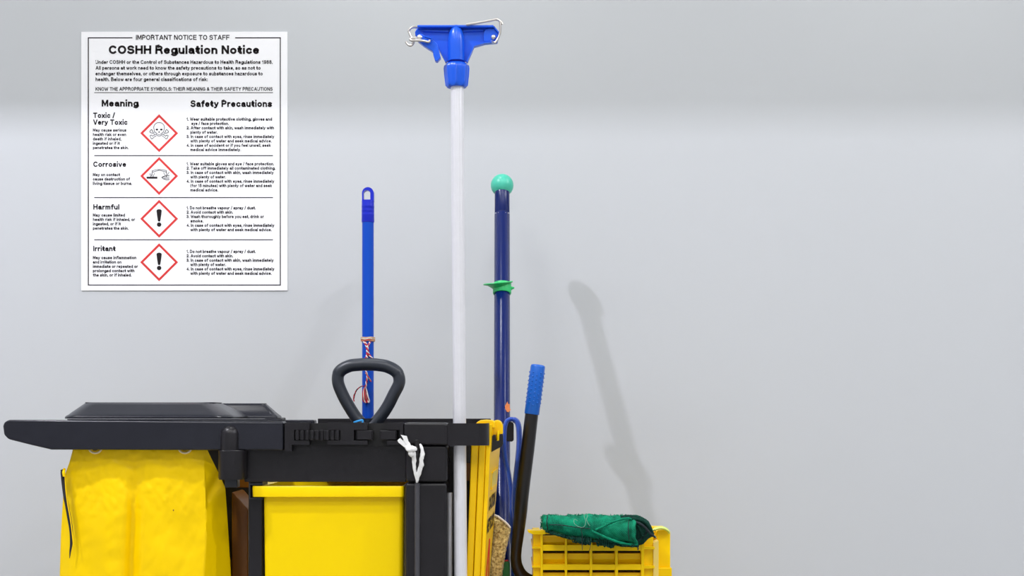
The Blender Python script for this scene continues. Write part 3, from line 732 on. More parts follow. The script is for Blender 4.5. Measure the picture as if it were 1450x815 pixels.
# ------------------------------------------------------------------ lettering
def A_(cx, cy, rx, ry, a0, a1, n=None):
    n = n or max(3, int(abs(a1-a0)/22))
    return [(cx+rx*math.cos(math.radians(a0+(a1-a0)*i/n)), cy+ry*math.sin(math.radians(a0+(a1-a0)*i/n))) for i in range(n+1)]
X_ = .64
def bowl(x0, x1, y0, y1):   # closed oval
    return A_((x0+x1)/2, (y0+y1)/2, (x1-x0)/2, (y1-y0)/2, 90, 450, 16)
def GL():
    g = {}
    g['A'] = (.72, [[(0, 0), (.33, 1), (.39, 1), (.72, 0)], [(.13, .3), (.59, .3)]])
    g['B'] = (.62, [[(0, 0), (0, 1), (.34, 1)]+A_(.34, .76, .22, .24, 90, -90)+[(0, .52)], [(.34, .52)]+A_(.36, .26, .26, .26, 90, -90)+[(0, 0)]])
    g['C'] = (.68, [A_(.36, .5, .36, .5, 45, 315, 14)])
    g['D'] = (.66, [[(0, 0), (0, 1), (.26, 1)]+A_(.26, .5, .40, .5, 90, -90)+[(0, 0)]])
    g['E'] = (.56, [[(.56, 1), (0, 1), (0, 0), (.57, 0)], [(0, .53), (.5, .53)]])
    g['F'] = (.54, [[(.54, 1), (0, 1), (0, 0)], [(0, .5), (.48, .5)]])
    g['G'] = (.70, [A_(.37, .5, .37, .5, 48, 320, 14)+[(.7, .16), (.7, .46), (.42, .46)]])
    g['H'] = (.62, [[(0, 0), (0, 1)], [(.62, 0), (.62, 1)], [(0, .52), (.62, .52)]])
    g['I'] = (.0, [[(0, 0), (0, 1)]])
    g['K'] = (.62, [[(0, 0), (0, 1)], [(.6, 1), (.02, .42)], [(.2, .6), (.64, 0)]])
    g['L'] = (.5, [[(0, 1), (0, 0), (.5, 0)]])
    g['M'] = (.74, [[(0, 0), (0, 1), (.06, 1), (.37, .14), (.68, 1), (.74, 1), (.74, 0)]])
    g['N'] = (.62, [[(0, 0), (0, 1), (.05, 1), (.57, 0), (.62, 0), (.62, 1)]])
    g['O'] = (.74, [bowl(0, .74, 0, 1)])
    g['P'] = (.58, [[(0, 0), (0, 1), (.32, 1)]+A_(.32, .73, .26, .27, 90, -90)+[(0, .46)]])
    g['R'] = (.62, [[(0, 0), (0, 1), (.34, 1)]+A_(.34, .75, .25, .25, 90, -90)+[(0, .5)], [(.34, .5)]+[(.5, .42), (.57, .2), (.62, 0)]])
    g['S'] = (.58, [A_(.29, .75, .27, .25, 25, 240, 9)+A_(.29, .26, .3, .27, 70, -155, 10)])
    g['T'] = (.62, [[(0, 1), (.62, 1)], [(.31, 1), (.31, 0)]])
    g['U'] = (.62, [[(0, 1), (0, .3)]+A_(.31, .3, .31, .3, 180, 360)+[(.62, 1)]])
    g['V'] = (.66, [[(0, 1), (.31, 0), (.35, 0), (.66, 1)]])
    g['W'] = (.98, [[(0, 1), (.22, 0), (.27, 0), (.49, .92), (.71, 0), (.76, 0), (.98, 1)]])
    g['Y'] = (.66, [[(0, 1), (.33, .42), (.66, 1)], [(.33, .42), (.33, 0)]])
    x = X_
    g['a'] = (.46, [A_(.23, x-.17, .2, .17, 165, 0, 6)+[(.44, .12), (.49, 0)], [(.43, .42), (.2, .38)]+A_(.19, .19, .19, .19, 90, 270, 7)+[(.34, .06), (.43, .2)]])
    g['b'] = (.5, [[(0, 0), (0, 1)], bowl(0, .5, 0, x)])
    g['c'] = (.46, [A_(.25, x/2, .25, x/2, 42, 318, 12)])
    g['d'] = (.5, [[(.5, 0), (.5, 1)], bowl(0, .5, 0, x)])
    g['e'] = (.48, [[(.02, .36), (.48, .36)]+A_(.24, x/2, .24, x/2, 2, 312, 14)])
    g['f'] = (.26, [[(.3, 1)]+A_(.24, .84, .13, .16, 90, 180, 4)+[(.11, 0)], [(-.02, x), (.28, x)]])
    g['g'] = (.5, [bowl(0, .5, 0, x), [(.5, x), (.5, -.13)]+A_(.25, -.13, .25, .2, 0, -155, 7)])
    g['h'] = (.46, [[(0, 0), (0, 1)], [(0, .4)]+A_(.23, x-.24, .23, .24, 165, 0, 7)+[(.46, 0)]])
    g['i'] = (.0, [[(0, 0), (0, x)], [(0, 1.06), (0, 1.07)]])
    g['k'] = (.46, [[(0, 0), (0, 1)], [(.43, x), (.03, .3)], [(.16, .42), (.47, 0)]])
    g['l'] = (.0, [[(0, 0), (0, 1)]])
    g['m'] = (.74, [[(0, 0), (0, x)], [(0, .4)]+A_(.185, x-.22, .185, .22, 165, 0, 7)+[(.37, 0)], [(.37, .4)]+A_(.555, x-.22, .185, .22, 165, 0, 7)+[(.74, 0)]])
    g['n'] = (.46, [[(0, 0), (0, x)], [(0, .4)]+A_(.23, x-.24, .23, .24, 165, 0, 7)+[(.46, 0)]])
    g['o'] = (.52, [bowl(0, .52, 0, x)])
    g['p'] = (.5, [[(0, x), (0, -.26)], bowl(0, .5, 0, x)])
    g['r'] = (.26, [[(0, 0), (0, x)], [(0, .38)]+A_(.24, x-.26, .22, .26, 170, 80, 5)])
    g['s'] = (.44, [[(.44, x-.1), (.34, x), (.12, x), (.02, x-.13), (.1, x/2+.03), (.34, x/2-.03), (.44, .13), (.34, 0), (.1, 0), (-.01, .1)]])
    g['t'] = (.26, [[(.11, .92), (.11, .16)]+A_(.25, .16, .14, .16, 180, 280, 4), [(-.02, x), (.28, x)]])
    g['u'] = (.46, [[(.46, 0), (.46, x)], [(0, x)]+A_(.23, .24, .23, .24, 180, 345, 7)])
    g['v'] = (.48, [[(0, x), (.22, 0), (.26, 0), (.48, x)]])
    g['w'] = (.74, [[(0, x), (.17, 0), (.21, 0), (.37, .66), (.53, 0), (.57, 0), (.74, x)]])
    g['x'] = (.46, [[(0, x), (.46, 0)], [(.46, x), (0, 0)]])
    g['y'] = (.48, [[(0, x), (.24, 0)], [(.48, x), (.2, -.14), (.12, -.24), (.0, -.24)]])
    g['z'] = (.44, [[(.02, x), (.43, x), (0, 0), (.45, 0)]])
    g['.'] = (.0, [[(0, 0), (0, .02)]]); g[','] = (.0, [[(.01, .02), (-.03, -.16)]])
    g[':'] = (.0, [[(0, 0), (0, .02)], [(0, .56), (0, .58)]])
    g['/'] = (.3, [[(0, -.06), (.3, 1.06)]])
    g['('] = (.16, [A_(.26, .4, .26, .7, 125, 235, 6)]); g[')'] = (.16, [A_(-.1, .4, .26, .7, 55, -55, 6)])
    g['1'] = (.26, [[(0, .72), (.2, .84), (.24, 1), (.24, 0)]])
    g['2'] = (.5, [A_(.25, .72, .24, .28, 170, -20, 8)+[(.36, .42), (.06, .14), (0, 0), (.5, 0)]])
    g['3'] = (.5, [A_(.24, .75, .22, .25, 160, -90, 8)+A_(.25, .26, .25, .26, 90, -160, 8)])
    g['4'] = (.52, [[(.36, 0), (.36, 1), (0, .3), (.52, .3)]])
    g['5'] = (.5, [[(.46, 1), (.1, 1), (.04, .55)]+A_(.24, .32, .26, .32, 120, -150, 9)])
    g['8'] = (.5, [bowl(.03, .47, .53, 1), bowl(0, .5, 0, .53)])
    g['9'] = (.5, [bowl(0, .5, .4, 1), [(.5, .7), (.48, .3)]+A_(.25, .25, .23, .25, -10, -150, 6)])
    g['&'] = (.64, [[(.64, 0), (.16, .62)]+A_(.29, .8, .15, .2, 210, -30, 8)+[(.38, .62), (.1, .42)]+A_(.22, .22, .21, .22, 130, 300, 8)+[(.5, .2), (.58, .44)]])
    return g
GLY = GL()
def ribbon2(P, w):
    """mitred strip of width w along P"""
    closed = math.hypot(P[0][0]-P[-1][0], P[0][1]-P[-1][1]) < 1e-6 and len(P) > 3
    if closed: P = P[:-1]
    n = len(P); L = []; R = []
    def dr(a, b):
        l = math.hypot(b[0]-a[0], b[1]-a[1]) or 1; return ((b[0]-a[0])/l, (b[1]-a[1])/l)
    for i in range(n):
        if closed or 0 < i < n-1: d0, d1 = dr(P[i-1], P[i]), dr(P[i], P[(i+1) % n])
        elif i == 0: d0 = d1 = dr(P[0], P[1])
        else: d0 = d1 = dr(P[-2], P[-1])
        if not closed and i == 0: P[0] = (P[0][0]-d0[0]*w*.5, P[0][1]-d0[1]*w*.5)
        if not closed and i == n-1: P[-1] = (P[-1][0]+d0[0]*w*.5, P[-1][1]+d0[1]*w*.5)
        nx, ny = -(d0[1]+d1[1]), d0[0]+d1[0]; l = math.hypot(nx, ny) or 1; nx /= l; ny /= l
        k = 1/max(.5, abs(nx*-d1[1]+ny*d1[0]))*w/2
        x, y = P[i]
        L.append((x+nx*k, y+ny*k)); R.append((x-nx*k, y-ny*k))
    V = L+R; Fs = [(i, (i+1) % n, n+(i+1) % n, n+i) for i in range(n if closed else n-1)]
    return V, Fs
def text_uv(s, u0, u1, base, cap, bold=.16):
    """stroke lettering: bold is the stroke width in cap heights"""
    V = []; Fs = []; x = 0
    for ch in s:
        if ch == ' ': x += .36; continue
        adv, strokes = GLY[ch]
        for st_ in strokes:
            # keep the outline between base line and cap line
            st2 = [(x+bold/2+px*(1 if adv else 1), bold/2+py*(1-bold)) for px, py in st_]
            v, f = ribbon2(st2, bold)
            horizontal = False
            n = len(V); V += v; Fs += [tuple(q+n for q in t) for t in f]
        x += adv+bold+.11
    x0 = min(v[0] for v in V); x1 = max(v[0] for v in V)
    return [(u0+(vx-x0)/(x1-x0)*(u1-u0), base-vy*cap) for vx, vy in V], Fs
for s, v0, cap in (('CAUTION', 724, 20), ('WET FLOOR', 755, 20)):
    pts, fs = text_uv(s, 0.16 if v0 < 740 else .04, .86 if v0 < 740 else .9, v0, cap, .28)
    mesh('lettering', [face(t, v-6*(t-.3), .0008) for t, v in pts], fs, M['ink'], cs, smooth=False)

# ------------------------------------------------------------------ tan plush duster
du_ = thing('plush_duster', 'worn tan plush duster wedged between the caution sign and the navy pole', 'duster', W(703, 960, .30))
Lt = [(729.5, 698), (733, 697), (748, 698.8), (764, 697.2), (780, 695.6), (797, 693.4), (815, 693.5), (900, 689), (960, 687)]
Rt = [(729.5, 702), (736, 711), (742, 718), (748, 723), (754, 722.6), (760, 721), (776, 717), (794, 713.8), (815, 711), (900, 705), (960, 702)]
N1, N2 = 150, 72; vs = []
for j in range(N1+1):
    v = 729.5+(960-729.5)*(j/N1)**1.5
    L, R = interp(Lt, v), interp(Rt, v); c = (L+R)/2; h = max((R-L)/2, .6)
    for k in range(N2):
        t = 2*PI*k/N2; cx_, cy_ = math.cos(t), math.sin(t)
        e = .55; ux = math.copysign(abs(cx_)**e, cx_); uy = math.copysign(abs(cy_)**e, cy_)
        p = W(c+h*ux, v, .262); p.y += .017*uy*min(1, .35+j/20)
        nr = Vector((ux, uy, 0)).normalized()
        dsp = .0012*noise.noise(p*260)+.0012*noise.noise(p*130+Vector((3, 1, 2)))+random.uniform(-.0006, .0006)
        vs.append(p+nr*dsp)
fs = [(j*N2+k, j*N2+(k+1) % N2, (j+1)*N2+(k+1) % N2, (j+1)*N2+k) for j in range(N1) for k in range(N2)]
fs += [tuple(range(N2)), tuple(range(N1*N2, (N1+1)*N2))]
mesh('pile', vs, fs, M['plush'], du_, sharp=180)
mb = MB(); pth = catmull([W(698, 730.5, .255), W(701, 729, .25), W(706, 731.5, .246), W(712, 736, .246), W(718, 741, .246), W(722.5, 747, .25)], 6)
mb.tube([p+Vector((0, 0, random.uniform(-.0006, .0006))) for p in pth], .0026, n=8)
mb.build('worn_edge', M['whitec'], du_)

gb = thing('scrub_brush', 'dark green plastic brush end with a red edge below the duster', 'brush', W(717, 980, .40))
MB().prism([(711, 797), (713, 794.5), (719.5, 794), (722, 797), (722, 960), (711, 960)], .286, .30).build('brush_back', M['dgreen'], gb, bevel=.003)
MB().prism([(712, 793), (719, 792.6), (720, 794), (712, 794.6)], .287, .298).build('brush_edge', M['red'], gb)

# ------------------------------------------------------------------ aluminium pole behind the right post
ap = thing('aluminium_pole', 'thin grey aluminium pole standing behind the right cart post', 'pole', (W(636.8, 0, .085).x, .085, .18))
a = W(636.8, 697, .085); MB().tube([(a.x, .085, .182), a], 3.8*S(.085), n=16).build('shaft', M['alu'], ap)

# ------------------------------------------------------------------ white plastic tie on the peg
tie = thing('plastic_tie', 'knotted white plastic strip tied around the peg on the right cart post', 'tie', W(590, 684, -.01))
def crumple(pts, rad, nm, fl=.4, seed=0, n=12):
    P = catmull([W(u, v, y) for u, v, y in pts], 7); R = [interp([(i*7, w) for i, w in enumerate(rad)], k)*S(0) for k in range(len(P))]
    MB().tube(P, R, n=n, flat=fl, cross=lambda t, i: 1+.35*noise.noise(Vector((math.cos(t)*1.6, math.sin(t)*1.6, i*.25+seed)))).build(nm, M['tie'], tie, sharp=180)
crumple([(572, 622, -.016), (577, 628, -.018), (580, 634, -.02), (584, 641, -.02), (586.5, 650, -.016), (586.5, 660, -.014), (588, 670, -.012), (590, 678, -.010), (590.5, 683, -.008)], [2.0, 3.0, 4.4, 4.2, 3.0, 2.4, 2.2, 1.7, 1.2], 'left_strip', .5, 1)
crumple([(594.5, 628, -.014), (597, 634, -.016), (598.4, 643, -.016), (596.5, 650, -.016), (596.4, 658, -.016), (594, 666, -.014), (592, 674, -.012), (590.8, 681, -.010)], [1.0, 2.2, 3.1, 2.9, 3.4, 3.2, 2.4, 1.5], 'right_strip', .45, 5)
crumple([(575, 632, -.024), (580, 635.5, -.028), (586, 635, -.026), (590, 636, -.02)], [2.6, 4.8, 4.0, 1.6], 'knot', .7, 9)
crumple([(582, 637, -.024), (582, 642, -.026), (586, 644, -.022)], [2.6, 4.0, 2.8], 'knot', .7, 12)
mb = MB(); mb.prism([(567.3, 615.3), (571.5, 616.2), (576, 617), (580, 629.5), (576.5, 631.5), (570, 619.5)], -.021, -.019); mb.build('strip_end', M['tie'], tie, bevel=.0006)
mb = MB(); mb.prism([(562.6, 623.3), (566.5, 619.6), (571, 624), (578, 631.5), (575, 635), (564, 626)], -.019, -.017); mb.build('strip_end', M['tie'], tie, bevel=.0006)

# ------------------------------------------------------------------ mop bucket with wringer
bk = thing('mop_bucket', 'yellow mop bucket wringer with slotted face and long black lever', 'mop bucket', (W(840, 0, .2).x, .33, 0))
BY0 = .14
Yl = M['yel2']
MB().prism([(746.5, 750.5), (773, 751), (773, 756), (766, 756.5), (755, 756.5), (748, 753.5)], BY0-.004, BY0+.03).build('left_flange', Yl, bk, bevel=.0015)
MB().pbox(755, 756, 766, 960, BY0+.012, BY0+.20).build('left_wall', Yl, bk, bevel=.002)
for v0, v1 in ((773.5, 776.5), (800.5, 803.5), (828, 831)):
    MB().pbox(753.5, v0, 766, v1, BY0+.002, BY0+.2).build('rib', Yl, bk, bevel=.0008)
    MB().pbox(911, v0, 927, v1+1, BY0+.002, BY0+.05).build('rib', Yl, bk, bevel=.0008)
for u0, u1, t in ((765.2, 768.8, 750), (799.8, 803.2, 756), (835.2, 838.8, 756), (871, 875, 756), (908, 912.2, 750)):
    MB().pbox(u0, t, u1, 960, BY0, BY0+.03).build('rib', Yl, bk, bevel=.001)
for v0, v1 in ((750, 755.5), (771, 779.4), (798.6, 806.6), (826, 834)):
    MB().pbox(768.5, v0, 908.5, v1, BY0+.001, BY0+.028).build('crossbar', Yl, bk, bevel=.001)
for v0 in (757.2, 781.2, 808.4, 836):
    mb = MB()
    for u0, u1 in ((769, 799.6), (803.4, 835), (839, 870.8), (875.2, 907.8)):
        a, b = W(u0, v0, BY0+.018), W(u1, v0+19, BY0+.018)
        zt = a.z; zm = W(0, v0+10, BY0+.018).z; zl = b.z
        y0 = BY0+.018
        if v0 < 760: zt -= .000
        mb.add([(x, y, z) for x in (a.x, b.x) for y, z in ((y0, zt-.0035), (y0-.001, zm), (y0+.009, zl), (y0+.026, zl), (y0+.026, zt-.0035))],
               [(0, 1, 6, 5), (1, 2, 7, 6), (2, 3, 8, 7), (3, 4, 9, 8), (4, 0, 5, 9), (0, 4, 3, 2, 1), (5, 6, 7, 8, 9)])
    mb.build('slat', Yl, bk, smooth=False)
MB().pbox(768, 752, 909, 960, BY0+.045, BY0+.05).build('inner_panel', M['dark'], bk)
MB().pbox(911.5, 752, 925, 960, BY0+.014, BY0+.20).build('right_wall', Yl, bk, bevel=.002)
MB().prism([(925, 768), (932.5, 765), (932.5, 960), (925, 960)], BY0+.01, BY0+.05).build('edge_strip', M['tape'], bk, bevel=.001)
MB().prism([(905, 746), (909, 745), (933, 745.2), (935, 748), (935, 770), (905, 770)], BY0+.20, BY0+.23).build('rear_wall', Yl, bk, bevel=.002)
MB().box(W(756, 0, BY0).x, W(930, 0, BY0).x, BY0+.20, BY0+.222, .55, W(0, 752, BY0+.2).z).build('rear_wall', Yl, bk)
MB().prism([(930, 752), (932, 750), (946, 749.6), (949.3, 752), (949.3, 960), (930, 960)], BY0+.09, BY0+.21).build('side_tower', Yl, bk, bevel=.003)
MB().pbox(930, 803.6, 951.5, 960, BY0+.075, BY0+.235).build('tower_collar', Yl, bk, bevel=.002)
# tub and casters below the wringer
xa, xb = W(752, 0, BY0).x, W(952, 0, BY0).x
lv = [(xa+.03, xb-.03, BY0+.03, BY0+.40, .09, .05), (xa-.0, xb+.0, BY0-.01, BY0+.44, .42, .05), (xa-.012, xb+.012, BY0-.022, BY0+.452, .425, .05), (xa-.012, xb+.012, BY0-.022, BY0+.452, .44, .05)]
rrloft(lv).build('tub', Yl, bk, sharp=40)
for x in (xa+.07, xb-.07):
    for y in (BY0+.07, BY0+.36):
        MB().tube([(x, y-.012, .04), (x, y+.012, .04)], .04, n=20, up=(0, 0, 1)).build('caster', M['dark'], bk)
        MB().box(x-.01, x+.01, y-.018, y-.013, .04, .092).box(x-.01, x+.01, y+.013, y+.018, .04, .092).build('caster_fork', M['steel'], bk)
# lever
HY = .26
lp_ = [(753.1, 584, HY), (747.5, 633, HY), (740.4, 690, HY), (736.7, 730, HY), (731.5, 775, HY), (730.6, 792, HY), (733.5, 805, HY), (741, 815.5, HY), (754, 822, HY), (775, 825, HY)]
P = catmull([W(*q) for q in lp_], 8); ww = [9.4, 9.6, 9.7, 9.2, 7.6, 7.8, 8.4, 8.4, 8.2, 8]
MB().tube(P, [interp([(i*8, w) for i, w in enumerate(ww)], k)*S(HY) for k in range(len(P))], n=24).build('lever', M['blackrod'], bk)
ga, gb_ = W(753, 586, HY), W(762, 516, HY); gd = (gb_-ga).normalized(); gl = (gb_-ga).length; gr = 10.6*S(HY)
MB().tube([ga, ga+gd*.001, gb_-gd*.005, gb_-gd*.0018, gb_], [gr*.97, gr, gr*.97, gr*.9, gr*.7], n=32).build('lever_grip', M['gripb'], bk, sharp=50)
mb = MB(); sx_ = gd.cross(Vector((0, -1, 0))).normalized()
for col in range(7):
    a = math.radians(-96+32*col)
    for k in range(8):
        p = ga+gd*(gl*(.18+.6*k/7+(.055 if col % 2 == 0 else .0)))+sx_*(gr*.985*math.sin(a))*1+Vector((0, -1, 0))*gr*.985*math.cos(a)
        mb.ball(p, .0021, 8, 6)
o = mb.build('grip_studs', M['gripb'], bk); o['kind'] = 'stuff'

# green-yellow tab hooked over the wringer corner
tb_ = MB().tube(catmull([W(917, 757, BY0+.08), W(922, 751.5, BY0+.08), W(932, 747.3, BY0+.08), W(940, 747.5, BY0+.08), W(946, 751, BY0+.08), W(947, 754, BY0+.085)], 8), [.0005+.0038*math.sin(PI*(i+3)/48) for i in range(41)], n=12, up=(0, -1, 0), flat=2.4)
o = tb_.build('cloth_tab', M['lime'], None); tag(o, 'small pale lime strip lying on the rear corner of the yellow wringer', 'strip')

# ------------------------------------------------------------------ rolled green mop pad
pad = thing('mop_pad', 'rolled dark green knitted mop pad lying across the yellow wringer', 'mop pad', W(845, 765, BY0+.06))
GY = BY0-.028
def loft(secs, nm, m, n=56, amp=.0012, fz=1, cap=True, sub=6, seed=0):
    """secs: (u, v_center, half_height_px, half_depth_m)"""
    P = []; 
    for i in range(len(secs)-1):
        for j in range(sub):
            t = j/sub; P.append([lerp(a, b, t) for a, b in zip(secs[i], secs[i+1])])
    P.append(list(secs[-1])); vs = []
    for i, (u, v, h, d) in enumerate(P):
        for k in range(n):
            t = 2*PI*k/n; c = W(u, v, GY)
            q = Vector((0, math.sin(t)*d, math.cos(t)*h*S(GY))); c = c+q
            nn = q.normalized() if q.length else q
            wr = amp*noise.noise(Vector((c.x*60, t*2.2, seed)))*2+amp*.9*noise.noise(c*240)+random.uniform(-.0003, .0003)*fz
            vs.append(c+nn*wr)
    N = len(P)
    fs = [(i*n+k, i*n+(k+1) % n, (i+1)*n+(k+1) % n, (i+1)*n+k) for i in range(N-1) for k in range(n)]
    if cap: fs += [tuple(range(n)), tuple(range((N-1)*n, N*n))]
    return mesh(nm, vs, fs, m, pad, sharp=180)
loft([(767.5, 739, 8, .02), (769, 739, 10.3, .026), (776, 740, 11.5, .030), (790, 742, 12.8, .032), (806, 744.5, 15.5, .034), (822, 745, 17, .035), (840, 746, 18.2, .036), (860, 748.5, 19.6, .036), (880, 750, 20.5, .034), (896, 751, 20.5, .03), (902, 751.5, 19, .026)], 'roll', M['knit'], sub=8, seed=2, amp=.0016)
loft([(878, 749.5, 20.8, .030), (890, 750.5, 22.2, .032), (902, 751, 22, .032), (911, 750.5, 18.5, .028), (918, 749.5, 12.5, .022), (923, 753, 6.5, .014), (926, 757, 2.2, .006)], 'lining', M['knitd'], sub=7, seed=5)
# inner cone with hem, twisting out of the roll
def surf(rows, nm, m, yoff, bul, n=26, amp=.0010, seed=0, close=True):
    """rows: (u_top, v_top, u_bot, v_bot): a bulging tongue of cloth, with thickness"""
    R = []
    for i in range(len(rows)-1):
        for j in range(6):
            t = j/6; R.append([lerp(a, b, t) for a, b in zip(rows[i], rows[i+1])])
    R.append(list(rows[-1])); vs = []; N = len(R)
    for side in (0, 1):
        for i, (ut, vt, ub, vb) in enumerate(R):
            for k in range(n):
                t = k/(n-1); h = abs(vb-vt)
                y = yoff-bul*math.sin(PI*t)**.7*min(1, h/30)+side*.0035
                p = W(lerp(ut, ub, t)+2.6*math.sin(PI*t)*min(1, h/34)*(i/(N-1)), lerp(vt, vb, t), y)
                p += Vector((0, amp*noise.noise(p*170+Vector((seed, 0, 0)))*1.5, 0))
                vs.append(p)
    fs = []
    for i in range(N-1):
        for k in range(n-1):
            a = i*n+k; b = N*n+a
            fs += [(a, a+1, a+n+1, a+n), (b, b+n, b+n+1, b+1)]
    for i in range(N-1):
        for k in (0, n-1):
            a = i*n+k; b = N*n+a; fs.append((a, a+n, b+n, b))
    for k in range(n-1):
        for i in (0, N-1):
            a = i*n+k; b = N*n+a; fs.append((a, b, b+1, a+1))
    return mesh(nm, vs, fs, m, pad, sharp=180)
F0 = GY-.026
surf([(845, 747.5, 845, 749.5), (856, 743, 857, 754), (870, 738.5, 871, 761), (882, 735.4, 884, 765.5), (892, 734.4, 894, 767.6), (897, 735, 899, 768)], 'inner_fold', M['knit2'], F0, .020, seed=3)
hem = catmull([W(896.5, 734.4, F0+.001), W(898, 739, F0-.012), W(896.6, 746, F0-.020), W(896, 752, F0-.021), W(897, 760, F0-.016), W(899.5, 765.5, F0-.006), W(901, 768, F0+.002)], 8)
MB().tube(hem, [2.9*S(GY)]*len(hem), n=14, flat=.8, cross=lambda t, i: 1+.18*noise.noise(Vector((math.cos(t), math.sin(t), i*.6)))).build('hem', M['knit2'], pad, sharp=180)
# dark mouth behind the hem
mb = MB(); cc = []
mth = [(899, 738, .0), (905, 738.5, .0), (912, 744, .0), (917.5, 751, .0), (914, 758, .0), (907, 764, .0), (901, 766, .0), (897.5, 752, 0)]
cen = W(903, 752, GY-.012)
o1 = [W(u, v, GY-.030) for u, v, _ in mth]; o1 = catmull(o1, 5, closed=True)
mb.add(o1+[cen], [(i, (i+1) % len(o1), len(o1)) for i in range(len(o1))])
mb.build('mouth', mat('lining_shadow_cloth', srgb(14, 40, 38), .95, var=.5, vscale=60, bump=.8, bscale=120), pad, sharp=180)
for k in range(9):
    a = random.uniform(0, 1)
    p = [W(900+3*k*.5, 741+k*2.3, GY-.034), W(905+k*.5, 745+k*1.6, GY-.036), W(909+k*.4, 742+k*2.1+random.uniform(-2, 2), GY-.033)]
    MB().tube(catmull(p, 5), .0016+.0008*a, n=7).build('pile_strand', M['knitd'], pad)
# seams and edges on the roll
def cord(pts, r, nm, m, y=None, n=8):
    P = catmull([W(u, v, (GY-q)) for u, v, q in pts], 7)
    return MB().tube(P, r, n=n, cross=lambda t, i: 1+.3*noise.noise(Vector((math.cos(t), math.sin(t), i*.7)))).build(nm, m, pad, sharp=180)
cord([(843, 750, .040), (856, 744, .044), (868, 738.5, .044), (880, 734.8, .040), (890, 733.6, .034), (897, 736, .03)], .0030, 'folded_edge', M['knit'])
cord([(838, 751.5, .040), (850, 757, .044), (864, 763, .042), (880, 768.3, .036), (894, 770.5, .03), (903, 770, .026)], .0032, 'folded_edge', M['knit'])
cord([(775.5, 730, .024), (774.5, 736, .033), (774.5, 742, .034), (775.5, 749, .024)], .0012, 'seam', M['dthread'])
cord([(890.6, 736.6, .042), (889.6, 745, .050), (889.8, 755, .050), (891, 764, .042)], .0009, 'seam', M['dthread'])
cord([(778, 742.5, .036), (795, 743, .037), (815, 746, .039), (836, 748, .040)], .0011, 'seam', M['dthread'])
cord([(899, 738, .036), (908, 742, .04), (916, 749, .038), (922, 756, .034), (928, 760, .03)], .0028, 'loose_yarn', M['dthread'])
cord([(894, 734, .03), (902, 735, .034), (911, 738, .03), (918, 745, .024), (922, 751, .02)], .0040, 'upper_flap', M['knitd'])
cord([(818, 737, .036), (813.5, 734.5, .038), (813, 740, .041), (818, 744.5, .042), (824.5, 746.3, .042), (828.5, 743, .041), (829, 736, .038), (827, 729.5, .032), (829.5, 727, .024), (832, 730, .03), (830.5, 735, .037), (833, 741, .041), (835.3, 744, .041)], .0006, 'thread', M['thread'], n=6)
cord([(824.5, 746, .042), (823, 751, .042), (824.5, 757, .042), (824, 764, .044), (824.6, 778.5, .047)], .0008, 'thread', M['dthread'], n=6)
cord([(833, 765, .040), (836, 771, .047), (835, 777.5, .047), (833.4, 780, .047)], .0006, 'thread', M['dthread'], n=6)
cord([(903.5, 770, .036), (903.4, 776, .047), (903.5, 781, .047)], .0005, 'thread', M['dthread'], n=6)
MB().ball(W(903.5, 776.6, GY-.048), .0019, 8, 6, (1, 1, 1.4)).build('thread_knot', M['dthread'], pad)
cord([(924, 752, .03), (926.5, 749.5, .03), (928.3, 752, .03), (926.5, 754.5, .03), (925, 752.6, .03)], .0005, 'thread', M['dthread'], n=6)
cord([(926, 757, .034), (928.4, 759.5, .034), (929.5, 762, .034)], .0006, 'thread', M['thread'], n=6)
# fringe: little loops under the roll and stray tufts on top
mb = MB()
def loop(u, v, w, h, y):
    P = [W(u+w*math.cos(math.radians(a)), v-h*math.sin(math.radians(a)), GY-y+random.uniform(-.001, .001)) for a in range(200, 345, 16)]
    P = [W(u-w*.9, v-h, GY-y+.006)]+P+[W(u+w*.9, v-h, GY-y+.006)]
    mb.tube(P, random.uniform(.0013, .0019), n=6)
u = 774
while u < 903:
    vb_ = interp([(774, 751), (790, 756), (806, 760.5), (822, 763), (850, 766), (880, 771), (903, 772)], u)
    big = 3.2 if 812 < u < 836 or 846 < u < 868 else 1.0
    loop(u, vb_+big*.4, random.uniform(1.0, 2.0)*(1.2 if big > 2 else 1), random.uniform(1.2, 2.4)*big*.75, random.uniform(.022, .038))
    u += random.uniform(.9, 2.1)
mb.build('fringe', M['knitd'], pad, sharp=180)['kind'] = 'stuff'
mb = MB()
for k in range(110):
    u = random.uniform(768, 912); top_v = interp([(768, 731), (776, 728.6), (822, 728.3), (860, 729.2), (890, 729), (905, 730.5), (912, 735)], u)
    yy = random.uniform(-.015, .012); p = W(u, top_v+random.uniform(-.2, 1.2), GY+yy)
    q = p+Vector((random.uniform(-.003, .003), random.uniform(-.002, .002), random.uniform(.001, .0042)))
    mb.tube([p, (p+q)/2+Vector((random.uniform(-.001, .001), 0, 0)), q], [.0011, .0009, .0005], n=5)
for k in range(60):
    a = random.uniform(-.2, 1.0); v = lerp(731, 748, random.random())
    p = W(766.8+random.uniform(-.6, 1), v, GY+random.uniform(-.018, .018)); q = p+Vector((random.uniform(-.0035, .0005), 0, random.uniform(-.002, .002)))
    mb.tube([p, q], [.001, .0006], n=5)
mb.build('tufts', M['knit'], pad, sharp=180)['kind'] = 'stuff'

